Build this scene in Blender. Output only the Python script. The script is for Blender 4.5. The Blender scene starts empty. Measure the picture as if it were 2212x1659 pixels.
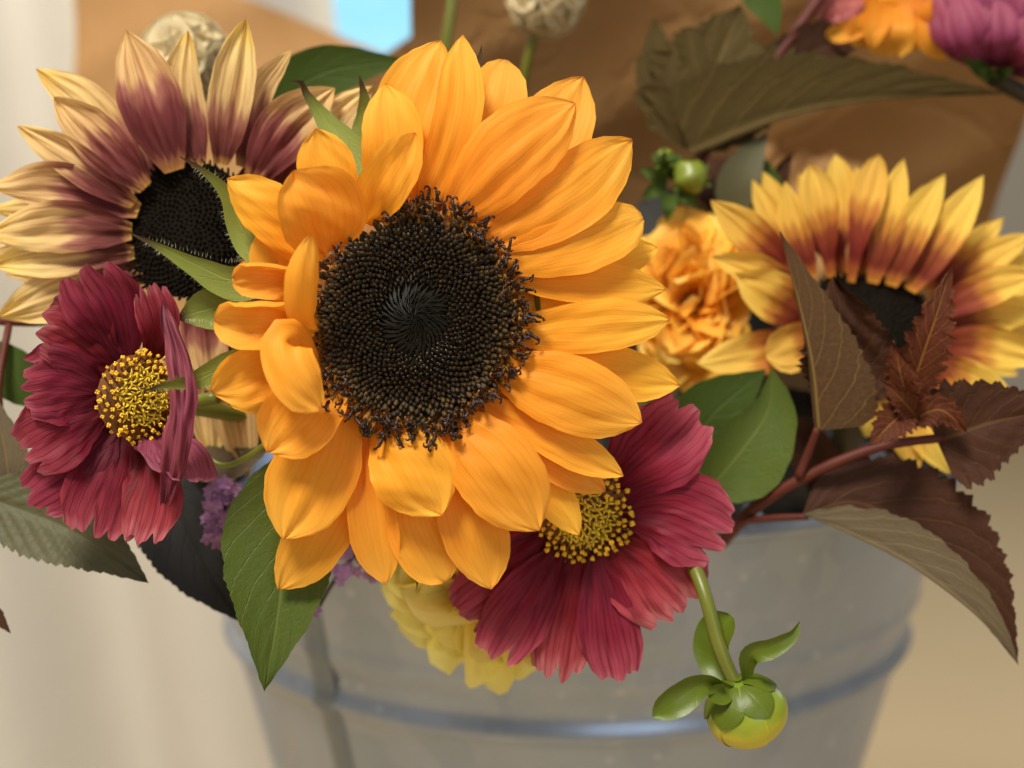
import bpy, bmesh, math, random
from mathutils import Vector, Matrix, Quaternion
R = math.radians
scene = bpy.context.scene
col = scene.collection

# ------------------------------------------------------------------ camera
FPX, CX, CY = 2670.0, 1106.0, 829.5      # focal length and centre, in units of a 2212-wide picture
D0 = 0.32                                # metres from the lens to the big flower's disc
PITCH = R(8.0)
CAM = Vector((0, 0, 0.50))
RIGHT = Vector((1, 0, 0))
FWD = Vector((0, math.cos(PITCH), -math.sin(PITCH)))
UP = Vector((0, math.sin(PITCH), math.cos(PITCH)))
BACK = -FWD
cam_d = bpy.data.cameras.new('camera')
cam = bpy.data.objects.new('camera', cam_d)
col.objects.link(cam)
cam.location = CAM
cam.rotation_euler = (R(90) - PITCH, 0, 0)
cam_d.sensor_width = 36
cam_d.lens = 36 * FPX / 2212
cam_d.clip_start = 0.01
cam_d.clip_end = 50
cam_d.dof.use_dof = True
cam_d.dof.focus_distance = 0.320
cam_d.dof.aperture_fstop = 5.4
scene.camera = cam

# ------------------------------------------------------------------ light
w = bpy.data.worlds.new('World'); scene.world = w; w.use_nodes = True
bg = w.node_tree.nodes['Background']
bg.inputs[0].default_value = (1.0, 0.92, 0.80, 1); bg.inputs[1].default_value = 1.0
wt = w.node_tree; tcw = wt.nodes.new('ShaderNodeTexCoord'); sx = wt.nodes.new('ShaderNodeSeparateXYZ'); rw = wt.nodes.new('ShaderNodeValToRGB')
wt.links.new(tcw.outputs['Generated'], sx.inputs[0]); wt.links.new(sx.outputs[2], rw.inputs[0]); wt.links.new(rw.outputs[0], bg.inputs[0])
rw.color_ramp.elements[0].position = 0.0; rw.color_ramp.elements[0].color = (.17, .155, .13, 1)     # room walls
rw.color_ramp.elements[1].position = 0.8; rw.color_ramp.elements[1].color = (.36, .345, .32, 1)     # pale ceiling

def area(name, loc, target, size, power, color):
    d = bpy.data.lights.new(name, 'AREA'); d.energy = power; d.size = size; d.color = color
    d.shape = 'DISK'
    o = bpy.data.objects.new(name, d); col.objects.link(o); o.location = loc
    o.rotation_euler = (Vector(target) - Vector(loc)).to_track_quat('-Z', 'Y').to_euler()
    return o
area('ceiling_lamp', (-0.42, -0.42, 1.75), (0, 0.33, 0.45), 0.42, 37.0, (1.0, 0.94, 0.82))
area('room_window_light', (0.7, -1.5, 0.85), (0.0, 0.4, 0.4), 1.0, 8.0, (0.78, 0.89, 1.0))
area('curtain_fill_light', (-0.95, 0.25, 1.65), (-0.6, 0.85, 1.05), 0.5, 5.5, (1.0, 0.94, 0.83))  # added lamp with no visible source, brightens the upper curtain
area('window_light', (1.5, 1.35, 0.9), (0.05, 0.5, 0.3), 0.6, 5.0, (0.72, 0.84, 1.0))
scene.view_settings.view_transform = 'Standard'
scene.view_settings.look = 'None'
scene.view_settings.exposure = 0.0
scene.view_settings.gamma = 1.0

# ------------------------------------------------------------------ helpers
def P(x, y, wcm=0.0):
    d = D0 - wcm * 0.01
    return CAM + RIGHT * ((x - CX) / FPX * d) + UP * (-(y - CY) / FPX * d) + FWD * d
def depth(p): return (p - CAM).dot(FWD)
def camvec(a, b, c): return (RIGHT * a + UP * b + BACK * c).normalized()
def srgb(r, g, b):
    f = lambda c: (c / 255 / 12.92) if c <= 10 else ((c / 255 + 0.055) / 1.055) ** 2.4
    return (f(r), f(g), f(b), 1)

def worg(o):
    p = o.location.copy()
    while o.parent is not None: o = o.parent; p += o.location
    return p
def mesh_obj(name, verts, faces, mats, parent=None, origin=None, uvs=None, smooth=True, midx=None):
    me = bpy.data.meshes.new(name)
    off = origin if origin is not None else (worg(parent) if parent is not None else Vector((0, 0, 0)))
    me.from_pydata([tuple(Vector(v) - off) for v in verts], [], faces)
    if not isinstance(mats, (list, tuple)): mats = [mats]
    for m in mats: me.materials.append(m)
    if uvs is not None:
        uvl = me.uv_layers.new(name='UVMap')
        buf = []
        for l in me.loops: buf.extend(uvs[l.vertex_index])
        uvl.data.foreach_set('uv', buf)
    if midx: me.polygons.foreach_set('material_index', midx)
    if smooth: me.polygons.foreach_set('use_smooth', [True] * len(me.polygons))
    o = bpy.data.objects.new(name, me); col.objects.link(o)
    if parent is not None: o.parent = parent
    else: o.location = off
    return o
def thing(name, loc, label, cat, group=None):
    o = bpy.data.objects.new(name, None); col.objects.link(o); o.location = loc
    o.empty_display_size = 0.01
    o['label'] = label; o['category'] = cat
    if group: o['group'] = group
    return o
def tag(o, label, cat, group=None):
    o['label'] = label; o['category'] = cat
    if group: o['group'] = group
    return o

def catmull(pts, n):
    p = [Vector(q) for q in pts]
    if len(p) == 2: dense = [p[0].lerp(p[1], i / 40) for i in range(41)]
    else:
        q = [p[0] * 2 - p[1]] + p + [p[-1] * 2 - p[-2]]
        dense = []
        for i in range(1, len(q) - 2):
            for k in range(24):
                t = k / 24
                a, b, c, d = q[i - 1], q[i], q[i + 1], q[i + 2]
                dense.append(0.5 * ((2 * b) + (c - a) * t + (2 * a - 5 * b + 4 * c - d) * t * t + (3 * b - a - 3 * c + d) * t ** 3))
        dense.append(p[-1])
    L = [0]
    for i in range(1, len(dense)): L.append(L[-1] + (dense[i] - dense[i - 1]).length)
    out = []; j = 0
    for i in range(n + 1):
        s = L[-1] * i / n
        while j < len(L) - 2 and L[j + 1] < s: j += 1
        seg = L[j + 1] - L[j]
        out.append(dense[j].lerp(dense[j + 1], (s - L[j]) / seg if seg > 0 else 0))
    return out
def interp(tab, t):
    for i in range(1, len(tab)):
        if t <= tab[i][0]:
            a, b = tab[i - 1], tab[i]
            u = (t - a[0]) / (b[0] - a[0]); u2 = u * u * (3 - 2 * u) * 0.4 + u * 0.6
            return a[1] + (b[1] - a[1]) * u2
    return tab[-1][1]
PROF = {
 'sun':   [(0, .34), (.08, .54), (.2, .78), (.35, .93), (.5, 1.0), (.65, .98), (.78, .84), (.88, .60), (.95, .32), (1, .02)],
 'ray':   [(0, .32), (.08, .50), (.2, .74), (.35, .93), (.5, 1.0), (.65, .93), (.8, .68), (.9, .40), (.96, .19), (1, .02)],
 'blunt': [(0, .30), (.1, .55), (.3, .85), (.55, 1), (.75, .98), (.88, .82), (.96, .52), (1, .18)],
 'slim':  [(0, .34), (.15, .6), (.35, .9), (.55, 1), (.75, .80), (.9, .42), (1, .02)],
 'spoon': [(0, .22), (.2, .36), (.4, .62), (.6, .95), (.72, 1.0), (.85, .82), (.94, .5), (1, .05)],
 'cosmos':[(0, .16), (.1, .30), (.3, .60), (.5, .84), (.7, .98), (.85, 1.0), (1, .86)],
 'leaf':  [(0, .04), (.06, .32), (.15, .66), (.28, .93), (.4, 1), (.55, .90), (.7, .66), (.85, .34), (.94, .14), (1, .0)],
 'lance': [(0, .55), (.1, .85), (.22, 1), (.4, .80), (.6, .46), (.75, .26), (.88, .14), (1, .03)],
 'tri':   [(0, .75), (.06, .98), (.2, 1), (.4, .78), (.6, .52), (.8, .25), (1, .02)],
}
def blade_world(name, parent, pts, hw, mat, facing, prof='sun', roll=0, cup=0.1, asym=(1, 1), nu=18, nv=10,
                pleat=None, serr=None, rag=None, wave=0.0, seed=0, squash=True, veins=None, crumple=0.0, hook=0.0, curl=None, ragged=0.0):
    """a petal or leaf: pts world spine, hw half width in metres; facing the direction the blade's face looks to"""
    rng = random.Random(seed * 7919 + 13)
    S = catmull(pts, nu)
    r0, r1 = roll if isinstance(roll, tuple) else (roll, roll)
    tab = PROF[prof]
    ph = rng.uniform(0, 6.28); ph2 = rng.uniform(0, 6.28)
    gl = rng.uniform(.28, .42); gr = rng.uniform(.28, .42)
    rf = [(rng.uniform(5, 9), rng.uniform(0, 6)), (rng.uniform(11, 19), rng.uniform(0, 6)), (rng.uniform(24, 40), rng.uniform(0, 6))]
    cf = [rng.uniform(.75, 1.3) for _ in range(4)]
    if rag: nt = rag[0]; toothd = [rng.uniform(.2, 1) for _ in range(64)]
    verts, uvs = [], []
    N = nu + 1
    for i in range(N):
        t = i / nu
        T = (S[min(i + 1, nu)] - S[max(i - 1, 0)]).normalized()
        n0 = facing - T * facing.dot(T)
        n0 = n0.normalized() if n0.length > 1e-6 else T.orthogonal().normalized()
        a = R(r0 + (r1 - r0) * t)
        n = Quaternion(T, a) @ n0
        B = T.cross(n).normalized()
        h = hw * interp(tab, t)
        if squash: h /= max(math.cos(a), .35)
        for j in range(nv + 1):
            s = -1 + 2 * j / nv
            hh = h * (asym[0] if s < 0 else asym[1])
            if ragged: hh *= 1 + ragged * (math.sin(t * rf[0][0] + rf[0][1] + 2 * s) + .6 * math.sin(t * rf[1][0] + rf[1][1] + s) + .35 * math.sin(t * rf[2][0] + rf[2][1])) * min(1, t * 4)
            if serr:
                k = serr[0]
                fr = (t * k + (0.37 if s < 0 else 0)) % 1.0
                fr2 = (t * k * 2.7 + .2) % 1.0
                hh *= 1 + serr[1] * ((fr if fr < .8 else (1 - fr) * 4) - .5) * (abs(s) > .55) * (abs(s)) + serr[1] * .4 * (fr2 - .5) * (abs(s) > .8)
            z = cup * hw * interp(tab, t) * (s * s)
            edge = abs(s) ** 1.5
            z += wave * hw * math.sin(t * 7 + ph + (1.8 if s < 0 else 0)) * edge * min(1, t * 3)
            if pleat:
                kind, amp = pleat
                env = math.sin(min(1, t * 1.15 + .1) * math.pi * .5) * (1 if t < .8 else max(0, (1 - t) / .2) * .6 + .4)
                if kind == 'sun':      # two long grooves either side of the middle rib
                    z += amp * hw * env * (math.exp(-((s - gr) / .11) ** 2) * -.5 + math.exp(-((s + gl) / .11) ** 2) * -.5 + math.exp(-(s / .12) ** 2) * .35
                                            + .13 * math.sin(s * 13 + ph) + .09 * math.sin(s * 23 + ph2))
                else:                  # many flutes
                    z += amp * hw * env * math.sin(s * kind * math.pi + ph)
            if veins:
                kv, kk, amp = veins
                c = (t * kv - abs(s) * kk) % 1.0
                z += amp * hw * (abs(c - .5) * 2 - .5) * min(1, abs(s) * 3) * min(1, (1 - abs(s)) * 3 + .25)
                z += -amp * hw * 1.2 * math.exp(-(s / .08) ** 2)
            if crumple:
                z += crumple * hw * (math.sin(t * 9 * cf[0] + s * 3 * cf[1] + ph) + .7 * math.sin(t * 5 * cf[2] - s * 6 * cf[3] + ph2) + .35 * math.sin(t * 21 * cf[1] + s * 11 + ph)) * .5
            pos = S[i].copy()
            if rag:
                # ragged end: slide the row back along the spine, more near notches
                q = (s + 1) / 2 * nt
                f = q % 1.0
                ki = int(q + .5) % 64; fm = abs(q - int(q + .5)); d = max(0, 1 - fm / .38) ** 1.6 * rag[1] * toothd[ki] + .35 * rag[1] * toothd[int(q) % 64 + 0]
                d += rag[2] * s * s + rag[1] * .07 * math.sin(s * 23 + ph) + rag[1] * .10 * math.sin(s * 9 + ph2)
                tt = t * (1 - max(0, d)) 
                fi = tt * nu; i0 = min(int(fi), nu - 1)
                pos = S[i0].lerp(S[i0 + 1], fi - i0)
            if hook and t > .9: z += hook * hw * ((t - .9) / .1) ** 2
            off = s * hh
            if curl:
                cd = R(curl[0] if s < 0 else curl[1]) * min(1, t * 2.2) * (1 - max(0, t - .8) * 2.5)
                if abs(cd) > .02 and abs(s) > .35:
                    arc = (abs(s) - .35) * hh; rr = .65 * hh / abs(cd) + 1e-9; an = arc / rr
                    off = math.copysign(.35 * hh + rr * math.sin(an), s); z += math.copysign(rr * (1 - math.cos(an)), cd)
            verts.append(pos + B * off + n * z)
            uvs.append((t, j / nv))
    faces = []
    for i in range(nu):
        for j in range(nv):
            a = i * (nv + 1) + j
            faces.append((a, a + 1, a + nv + 2, a + nv + 1))
    return mesh_obj(name, verts, faces, mat, parent, uvs=uvs)
def blade(name, parent, spine, hw, mat, facing=None, **k):
    pts = [P(*p) for p in spine]
    d = sum(depth(p) for p in pts) / len(pts)
    if facing is None:
        facing = (CAM - pts[len(pts) // 2]).normalized()
    return blade_world(name, parent, pts, hw * d / FPX, mat, facing, **k)
def tube_world(name, parent, pts, r0, r1, mat, n=16, sides=8, lump=0.0):
    S = catmull(pts, n); verts, faces, uvs = [], [], []
    ref = Vector((0.3, 0.2, 1)).normalized()
    for i, p in enumerate(S):
        T = (S[min(i + 1, n)] - S[max(i - 1, 0)]).normalized()
        a = T.cross(ref); a = a.normalized() if a.length > 1e-4 else T.orthogonal().normalized()
        b = T.cross(a)
        r = r0 + (r1 - r0) * i / n
        r *= 1 + lump * math.sin(i * 2.3)
        for k in range(sides):
            th = 2 * math.pi * k / sides
            verts.append(p + a * (r * math.cos(th)) + b * (r * math.sin(th))); uvs.append((i / n, k / sides))
    for i in range(n):
        for k in range(sides):
            k2 = (k + 1) % sides
            faces.append((i * sides + k, i * sides + k2, (i + 1) * sides + k2, (i + 1) * sides + k))
    faces.append(tuple(range(sides - 1, -1, -1))); faces.append(tuple(n * sides + k for k in range(sides)))
    return mesh_obj(name, verts, faces, mat, parent, uvs=uvs)
def tube(name, parent, spine, r0, r1, mat, **k):
    pts = [P(*p) for p in spine]
    d = sum(depth(p) for p in pts) / len(pts)
    return tube_world(name, parent, pts, r0 * d / FPX, r1 * d / FPX, mat, **k)

# ------------------------------------------------------------------ materials
class NT:
    def __init__(s, name):
        s.m = bpy.data.materials.new(name); s.m.use_nodes = True
        s.t = s.m.node_tree; s.t.nodes.clear()
        s.out = s.t.nodes.new('ShaderNodeOutputMaterial')
    def n(s, typ, **kw):
        nd = s.t.nodes.new('ShaderNode' + typ)
        for k, v in kw.items():
            if k.startswith('i_'):
                key = k[2:]; key = int(key) if key.isdigit() else key
                s.set(nd.inputs[key], v)
            else: setattr(nd, k, v)
        return nd
    def set(s, inp, v):
        if isinstance(v, bpy.types.NodeSocket): s.t.links.new(v, inp)
        else: inp.default_value = v
    def math(s, op, a, b=0.0, c=None):
        nd = s.n('Math', operation=op); s.set(nd.inputs[0], a); s.set(nd.inputs[1], b)
        if c is not None: s.set(nd.inputs[2], c)
        return nd.outputs[0]
    def mix(s, fac, a, b, mode='MIX'):
        nd = s.n('Mix', data_type='RGBA', blend_type=mode); s.set(nd.inputs[0], fac); s.set(nd.inputs[6], a); s.set(nd.inputs[7], b)
        return nd.outputs[2]
    def ramp(s, fac, stops, interp='EASE'):
        nd = s.n('ValToRGB'); e = nd.color_ramp.elements; nd.color_ramp.interpolation = interp
        while len(e) < len(stops): e.new(0.5)
        for k, (p, c) in enumerate(stops): e[k].position = p; e[k].color = c
        s.set(nd.inputs[0], fac); return nd.outputs[0]
    def vec(s, x, y, z):
        nd = s.n('CombineXYZ'); s.set(nd.inputs[0], x); s.set(nd.inputs[1], y); s.set(nd.inputs[2], z); return nd.outputs[0]
    def noise(s, vec, scale=1, detail=3, rough=.5):
        nd = s.n('TexNoise'); s.set(nd.inputs['Vector'], vec); nd.inputs['Scale'].default_value = scale
        nd.inputs['Detail'].default_value = detail; nd.inputs['Roughness'].default_value = rough; return nd.outputs[0]
    def uv(s):
        u = s.n('UVMap'); sp = s.n('SeparateXYZ'); s.t.links.new(u.outputs[0], sp.inputs[0]); return sp.outputs[0], sp.outputs[1]
    def rnd(s): return s.n('ObjectInfo').outputs['Random']
    def finish(s, colr, rough=.5, spec=.3, transl=0.0, tcol=None, bump=None, bstr=.3, bdist=.0005, metal=0.0, coat=0.0, sheen=0.0):
        b = s.n('BsdfPrincipled'); s.set(b.inputs['Base Color'], colr); s.set(b.inputs['Roughness'], rough)
        b.inputs['Specular IOR Level'].default_value = spec; s.set(b.inputs['Metallic'], metal)
        b.inputs['Coat Weight'].default_value = coat; b.inputs['Coat Roughness'].default_value = .25
        b.inputs['Sheen Weight'].default_value = sheen
        nrm = None
        if bump is not None:
            bn = s.n('Bump'); bn.inputs['Strength'].default_value = bstr; bn.inputs['Distance'].default_value = bdist
            s.set(bn.inputs['Height'], bump); nrm = bn.outputs[0]; s.t.links.new(nrm, b.inputs['Normal'])
        sh = b.outputs[0]
        if transl > 0:
            tr = s.n('BsdfTranslucent'); s.set(tr.inputs[0], tcol if tcol is not None else colr)
            if nrm: s.t.links.new(nrm, tr.inputs['Normal'])
            mx = s.n('MixShader'); mx.inputs[0].default_value = transl
            s.t.links.new(sh, mx.inputs[1]); s.t.links.new(tr.outputs[0], mx.inputs[2]); sh = mx.outputs[0]
        s.t.links.new(sh, s.out.inputs[0]); return s.m

def petal_mat(name, stops, streak=.18, dark=(.35, .2, .12, 1), vscale=16, edge=.0, transl=.28, rough=.55, var=.06, bstr=.35, tmult=None, veinlines=0.0, spots=0.0, hue=.06):
    s = NT(name); t, v = s.uv(); rnd = s.rnd()
    seed = s.math('MULTIPLY', rnd, 37.0)
    ns = s.noise(s.vec(s.math('MULTIPLY', t, 1.6), s.math('MULTIPLY', v, vscale), seed), 1, 4, .6)
    nb = s.noise(s.vec(s.math('MULTIPLY', t, 1.2), s.math('MULTIPLY', v, 7.0), s.math('ADD', seed, 5)), 1, 2)
    nl = s.noise(s.vec(s.math('MULTIPLY', t, 2.5), s.math('MULTIPLY', v, 2.0), s.math('ADD', seed, 9)), 1, 3)
    te = s.math('MINIMUM', s.math('MULTIPLY', t, 3.0), 1.0)
    tt = s.math('ADD', t, s.math('MULTIPLY', s.math('ADD', s.math('MULTIPLY', s.math('SUBTRACT', nb, .5), edge), s.math('MULTIPLY', s.math('SUBTRACT', rnd, .5), edge * .45)), te))
    c = s.ramp(tt, stops)
    k = s.n('MapRange', interpolation_type='SMOOTHSTEP'); s.set(k.inputs[0], ns); k.inputs[1].default_value = .42; k.inputs[2].default_value = .72
    c = s.mix(s.math('MULTIPLY', k.outputs[0], streak), c, dark, 'MULTIPLY')
    if veinlines:
        wv = s.math('SINE', s.math('MULTIPLY', s.math('ADD', v, s.math('MULTIPLY', s.math('ADD', nl, nb), .10)), 74.0))
        wm = s.n('MapRange', interpolation_type='SMOOTHSTEP'); s.set(wm.inputs[0], wv); wm.inputs[1].default_value = .62; wm.inputs[2].default_value = 1.0
        c = s.mix(s.math('MULTIPLY', s.math('MULTIPLY', wm.outputs[0], veinlines), s.math('MULTIPLY', ns, 2.0)), c, dark, 'MULTIPLY')
    if spots:
        sp = s.noise(s.vec(s.math('MULTIPLY', t, 26.0), s.math('MULTIPLY', v, 12.0), seed), 1, 2)
        sm = s.n('MapRange', interpolation_type='SMOOTHSTEP'); s.set(sm.inputs[0], sp); sm.inputs[1].default_value = .74; sm.inputs[2].default_value = .80
        c = s.mix(s.math('MULTIPLY', sm.outputs[0], spots), c, (.12, .05, .02, 1))
    hs = s.n('HueSaturation'); s.set(hs.inputs['Color'], c)
    s.set(hs.inputs['Hue'], s.math('ADD', .5 - hue * .12, s.math('MULTIPLY', rnd, hue * .24)))
    s.set(hs.inputs['Value'], s.math('ADD', 1 - var, s.math('MULTIPLY', s.math('ADD', s.math('MULTIPLY', rnd, .8), nl), var)))
    c = hs.outputs[0]
    h = s.math('SUBTRACT', ns, s.math('MULTIPLY', wm.outputs[0], .35)) if veinlines else ns
    return s.finish(c, rough, .18, transl, s.mix(1.0, c, tmult, 'MULTIPLY') if tmult else None, h, bstr, .0006)

def leaf_mat(name, c1, c2, vein, nv=9, k=3.0, transl=.18, rough=.45, spec=.25, lw=.10, vstr=.6, mott=.5, bstr=.5, tip=None):
    s = NT(name); t, v = s.uv(); rnd = s.rnd(); seed = s.math('MULTIPLY', rnd, 23.0)
    a = s.math('ABSOLUTE', s.math('SUBTRACT', s.math('MULTIPLY', v, 2.0), 1.0))
    n1 = s.noise(s.vec(s.math('MULTIPLY', t, 6.0), s.math('MULTIPLY', v, 5.0), seed), 1, 4, .6)
    n2 = s.noise(s.vec(s.math('MULTIPLY', t, 45.0), s.math('MULTIPLY', v, 28.0), seed), 1, 3, .6)
    c0 = s.math('ADD', s.math('SUBTRACT', s.math('MULTIPLY', t, float(nv)), s.math('MULTIPLY', a, k)), s.math('MULTIPLY', n1, .35))
    fr = s.math('ABSOLUTE', s.math('SUBTRACT', s.math('FRACT', c0), .5))
    m1 = s.n('MapRange', interpolation_type='SMOOTHSTEP'); s.set(m1.inputs[0], fr); m1.inputs[1].default_value = .5; m1.inputs[2].default_value = .5 - lw * .8
    m1.inputs[3].default_value = 1; m1.inputs[4].default_value = 0
    m2 = s.n('MapRange', interpolation_type='SMOOTHSTEP'); s.set(m2.inputs[0], a); m2.inputs[1].default_value = .02; m2.inputs[2].default_value = .06
    m2.inputs[3].default_value = 1; m2.inputs[4].default_value = 0
    # fine net of small veins
    vo = s.n('TexVoronoi', feature='DISTANCE_TO_EDGE'); s.set(vo.inputs['Vector'], s.vec(s.math('MULTIPLY', t, 34.0), s.math('MULTIPLY', v, 16.0), seed)); vo.inputs['Scale'].default_value = 1
    m3 = s.n('MapRange'); s.set(m3.inputs[0], vo.outputs[0]); m3.inputs[1].default_value = 0; m3.inputs[2].default_value = .07; m3.inputs[3].default_value = .22; m3.inputs[4].default_value = 0
    vm = s.math('MAXIMUM', s.math('MAXIMUM', s.math('MULTIPLY', m1.outputs[0], .7), m2.outputs[0]), m3.outputs[0])
    c = s.mix(s.math('MULTIPLY', n1, mott * 1.6), c1, c2)
    c = s.mix(s.math('MULTIPLY', n2, .35), c, s.mix(.5, c, (.0, .0, .0, 1)))
    c = s.mix(s.math('MULTIPLY', vm, vstr), c, vein)
    if tip:
        mt = s.n('MapRange', interpolation_type='SMOOTHSTEP'); s.set(mt.inputs[0], t); mt.inputs[1].default_value = .68; mt.inputs[2].default_value = .92
        c = s.mix(mt.outputs[0], c, tip)
    h = s.math('ADD', s.math('MULTIPLY', vm, -.8), s.math('MULTIPLY', n2, .5))
    return s.finish(c, rough, spec, transl, None, h, bstr, .0006)

def plain(name, c, c2=None, scale=120, rough=.6, spec=.3, metal=0, coat=0, transl=0, bstr=.3, bdist=.0004, detail=3, var=0.0):
    s = NT(name); tc = s.n('TexCoord'); rn = s.rnd()
    nz = s.noise(tc.outputs['Object'], scale, detail, .6)
    cc = s.mix(nz, c, c2 if c2 else c)
    if var:
        hs = s.n('HueSaturation'); s.set(hs.inputs['Color'], cc); s.set(hs.inputs['Value'], s.math('ADD', 1 - var, s.math('MULTIPLY', rn, 2 * var))); cc = hs.outputs[0]
    return s.finish(cc, rough, spec, transl, None, nz, bstr, bdist, metal, coat)

GOLD = petal_mat('gold_petal', [(0, (.84, .28, .016, 1)), (.25, (.92, .365, .026, 1)), (.6, (.95, .425, .038, 1)), (.97, (.96, .49, .060, 1)), (1, (.70, .32, .05, 1))],
                 streak=.20, dark=(.90, .72, .52, 1), vscale=14, transl=.36, rough=.55, var=.12, bstr=.20, veinlines=.28, spots=.15)
DUSK = petal_mat('dusky_bicolour_petal', [(0, (.50, .28, .06, 1)), (.03, (.36, .16, .06, 1)), (.09, (.13, .030, .026, 1)), (.28, (.20, .050, .045, 1)), (.42, (.36, .14, .10, 1)), (.56, (.70, .46, .20, 1)), (.85, (.84, .60, .25, 1)), (1, (.86, .58, .16, 1))],
                 streak=.75, dark=(.55, .34, .28, 1), vscale=15, edge=.50, transl=.25, rough=.65, var=.14, bstr=.6)
RUST = petal_mat('rust_bicolour_petal', [(0, (.62, .26, .03, 1)), (.07, (.42, .12, .025, 1)), (.16, (.19, .025, .012, 1)), (.34, (.28, .06, .022, 1)), (.48, (.58, .24, .04, 1)), (.62, (.86, .54, .09, 1)), (1, (.90, .62, .12, 1))],
                 streak=.5, dark=(.6, .4, .3, 1), vscale=16, edge=.30, transl=.28, rough=.6, var=.12, bstr=.5)
CRIM = petal_mat('crimson_petal', [(0, (.10, .004, .010, 1)), (.2, (.16, .007, .018, 1)), (.55, (.27, .018, .040, 1)), (.88, (.40, .060, .088, 1)), (1, (.48, .13, .15, 1))],
                 streak=.75, dark=(.42, .22, .30, 1), vscale=15, edge=.30, transl=.30, rough=.55, var=.20, bstr=.35, veinlines=.45)
CRIMD = petal_mat('deep_crimson_petal', [(0, (.07, .003, .008, 1)), (.2, (.115, .005, .013, 1)), (.55, (.20, .012, .028, 1)), (.88, (.31, .038, .060, 1)), (1, (.42, .10, .125, 1))],
                 streak=.75, dark=(.42, .22, .30, 1), vscale=15, edge=.30, transl=.30, rough=.55, var=.16, bstr=.35, veinlines=.45)
CRIMB = petal_mat('crimson_petal_back', [(0, (.22, .04, .06, 1)), (.5, (.30, .07, .105, 1)), (1, (.34, .10, .14, 1))],
                 streak=.7, dark=(.5, .3, .36, 1), vscale=17, edge=.3, transl=.2, rough=.6, var=.14, bstr=.4, veinlines=.4)
MAGE = petal_mat('magenta_petal', [(0, (.10, .012, .03, 1)), (.4, (.26, .04, .10, 1)), (1, (.42, .11, .17, 1))], streak=.6, dark=(.5, .3, .4, 1), vscale=18, edge=.2, var=.2, bstr=.5)
ORAN = petal_mat('orange_petal', [(0, (.78, .26, .02, 1)), (.35, (.92, .44, .04, 1)), (.7, (.95, .56, .08, 1)), (1, (.95, .66, .15, 1))], streak=.25, dark=(.8, .5, .35, 1), vscale=9, edge=.3, transl=.35, var=.14)
AMBER = petal_mat('amber_petal', [(0, (.50, .14, .01, 1)), (.5, (.72, .26, .02, 1)), (1, (.82, .40, .05, 1))], streak=.3, dark=(.8, .5, .35, 1), vscale=9, edge=.3, transl=.3, var=.14)
LEMON = petal_mat('pale_yellow_petal', [(0, (.90, .60, .08, 1)), (.35, (.96, .80, .20, 1)), (1, (.96, .88, .32, 1))], streak=.3, dark=(.8, .62, .4, 1), vscale=9, edge=.3, transl=.3, var=.12)
PINK = petal_mat('pink_petal', [(0, (.35, .08, .07, 1)), (1, (.50, .15, .14, 1))], streak=.4, dark=(.5, .3, .3, 1), vscale=9, edge=.2, var=.14)
GREEN = leaf_mat('green_leaf', (.060, .100, .018, 1), (.095, .115, .008, 1), (.19, .22, .06, 1), nv=7, k=2.6, transl=.15, rough=.5, spec=.2, vstr=.30, lw=.06)
BRACT = leaf_mat('green_bract', (.18, .24, .040, 1), (.29, .31, .055, 1), (.36, .38, .11, 1), nv=3, k=1.0, transl=.2, rough=.55, vstr=.35, lw=.05, tip=(.075, .042, .02, 1))
BRACTD = leaf_mat('dry_bract_tip', (.05, .030, .016, 1), (.10, .08, .03, 1), (.12, .08, .03, 1), nv=3, k=1, rough=.6)
GREENB = leaf_mat('deep_green_leaf', (.050, .088, .008, 1), (.064, .098, .018, 1), (.10, .14, .04, 1), nv=6, k=2, transl=.15, rough=.55, spec=.18, vstr=.25)  # slightly deeper green than the large front leaf
OLIVE = leaf_mat('olive_leaf', (.085, .088, .040, 1), (.115, .095, .05, 1), (.10, .095, .035, 1), nv=11, k=3.2, transl=.12, rough=.55, vstr=.35, bstr=.25)
OLIVT = leaf_mat('olive_brown_leaf', (.062, .042, .012, 1), (.085, .058, .016, 1), (.17, .11, .035, 1), nv=7, k=2.4, transl=.12, rough=.7, spec=.12, vstr=.5)
TANL = leaf_mat('tan_leaf_underside', (.165, .128, .075, 1), (.13, .095, .055, 1), (.26, .18, .07, 1), nv=7, k=2.6, transl=.15, rough=.55, vstr=.6)
BROWN = leaf_mat('red_brown_leaf', (.048, .018, .010, 1), (.074, .028, .014, 1), (.12, .06, .02, 1), nv=8, k=2.6, transl=.12, rough=.6, spec=.15, vstr=.5)
NINE = leaf_mat('brown_green_leaf', (.080, .043, .018, 1), (.105, .048, .020, 1), (.28, .18, .05, 1), nv=6, k=2.4, transl=.15, rough=.6, spec=.18, vstr=.75, lw=.07)
YOUNG = leaf_mat('young_red_leaf', (.080, .016, .008, 1), (.12, .028, .009, 1), (.34, .15, .03, 1), nv=9, k=2.0, transl=.22, rough=.5, spec=.2, vstr=.7, lw=.09)
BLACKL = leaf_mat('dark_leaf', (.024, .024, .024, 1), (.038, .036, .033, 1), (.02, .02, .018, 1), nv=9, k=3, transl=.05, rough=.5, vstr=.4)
STEMG = plain('green_stem', (.10, .13, .012, 1), (.16, .15, .018, 1), 60, .4, .4, coat=.1)
STEMR = plain('red_stem', (.070, .012, .009, 1), (.11, .025, .013, 1), 80, .55, .25)
STEMD = plain('dark_stem', (.03, .028, .012, 1), (.05, .035, .018, 1), 60, .5)
DISC = plain('disc_base', (.018, .010, .004, 1), (.035, .018, .005, 1), 260, .8)
RECEP = plain('receptacle', (.24, .085, .010, 1), (.32, .12, .012, 1), 200, .6)
BUD0 = plain('inner_floret_bud', (.012, .007, .003, 1), (.030, .016, .005, 1), 900, .5, .25, var=.5)
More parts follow.
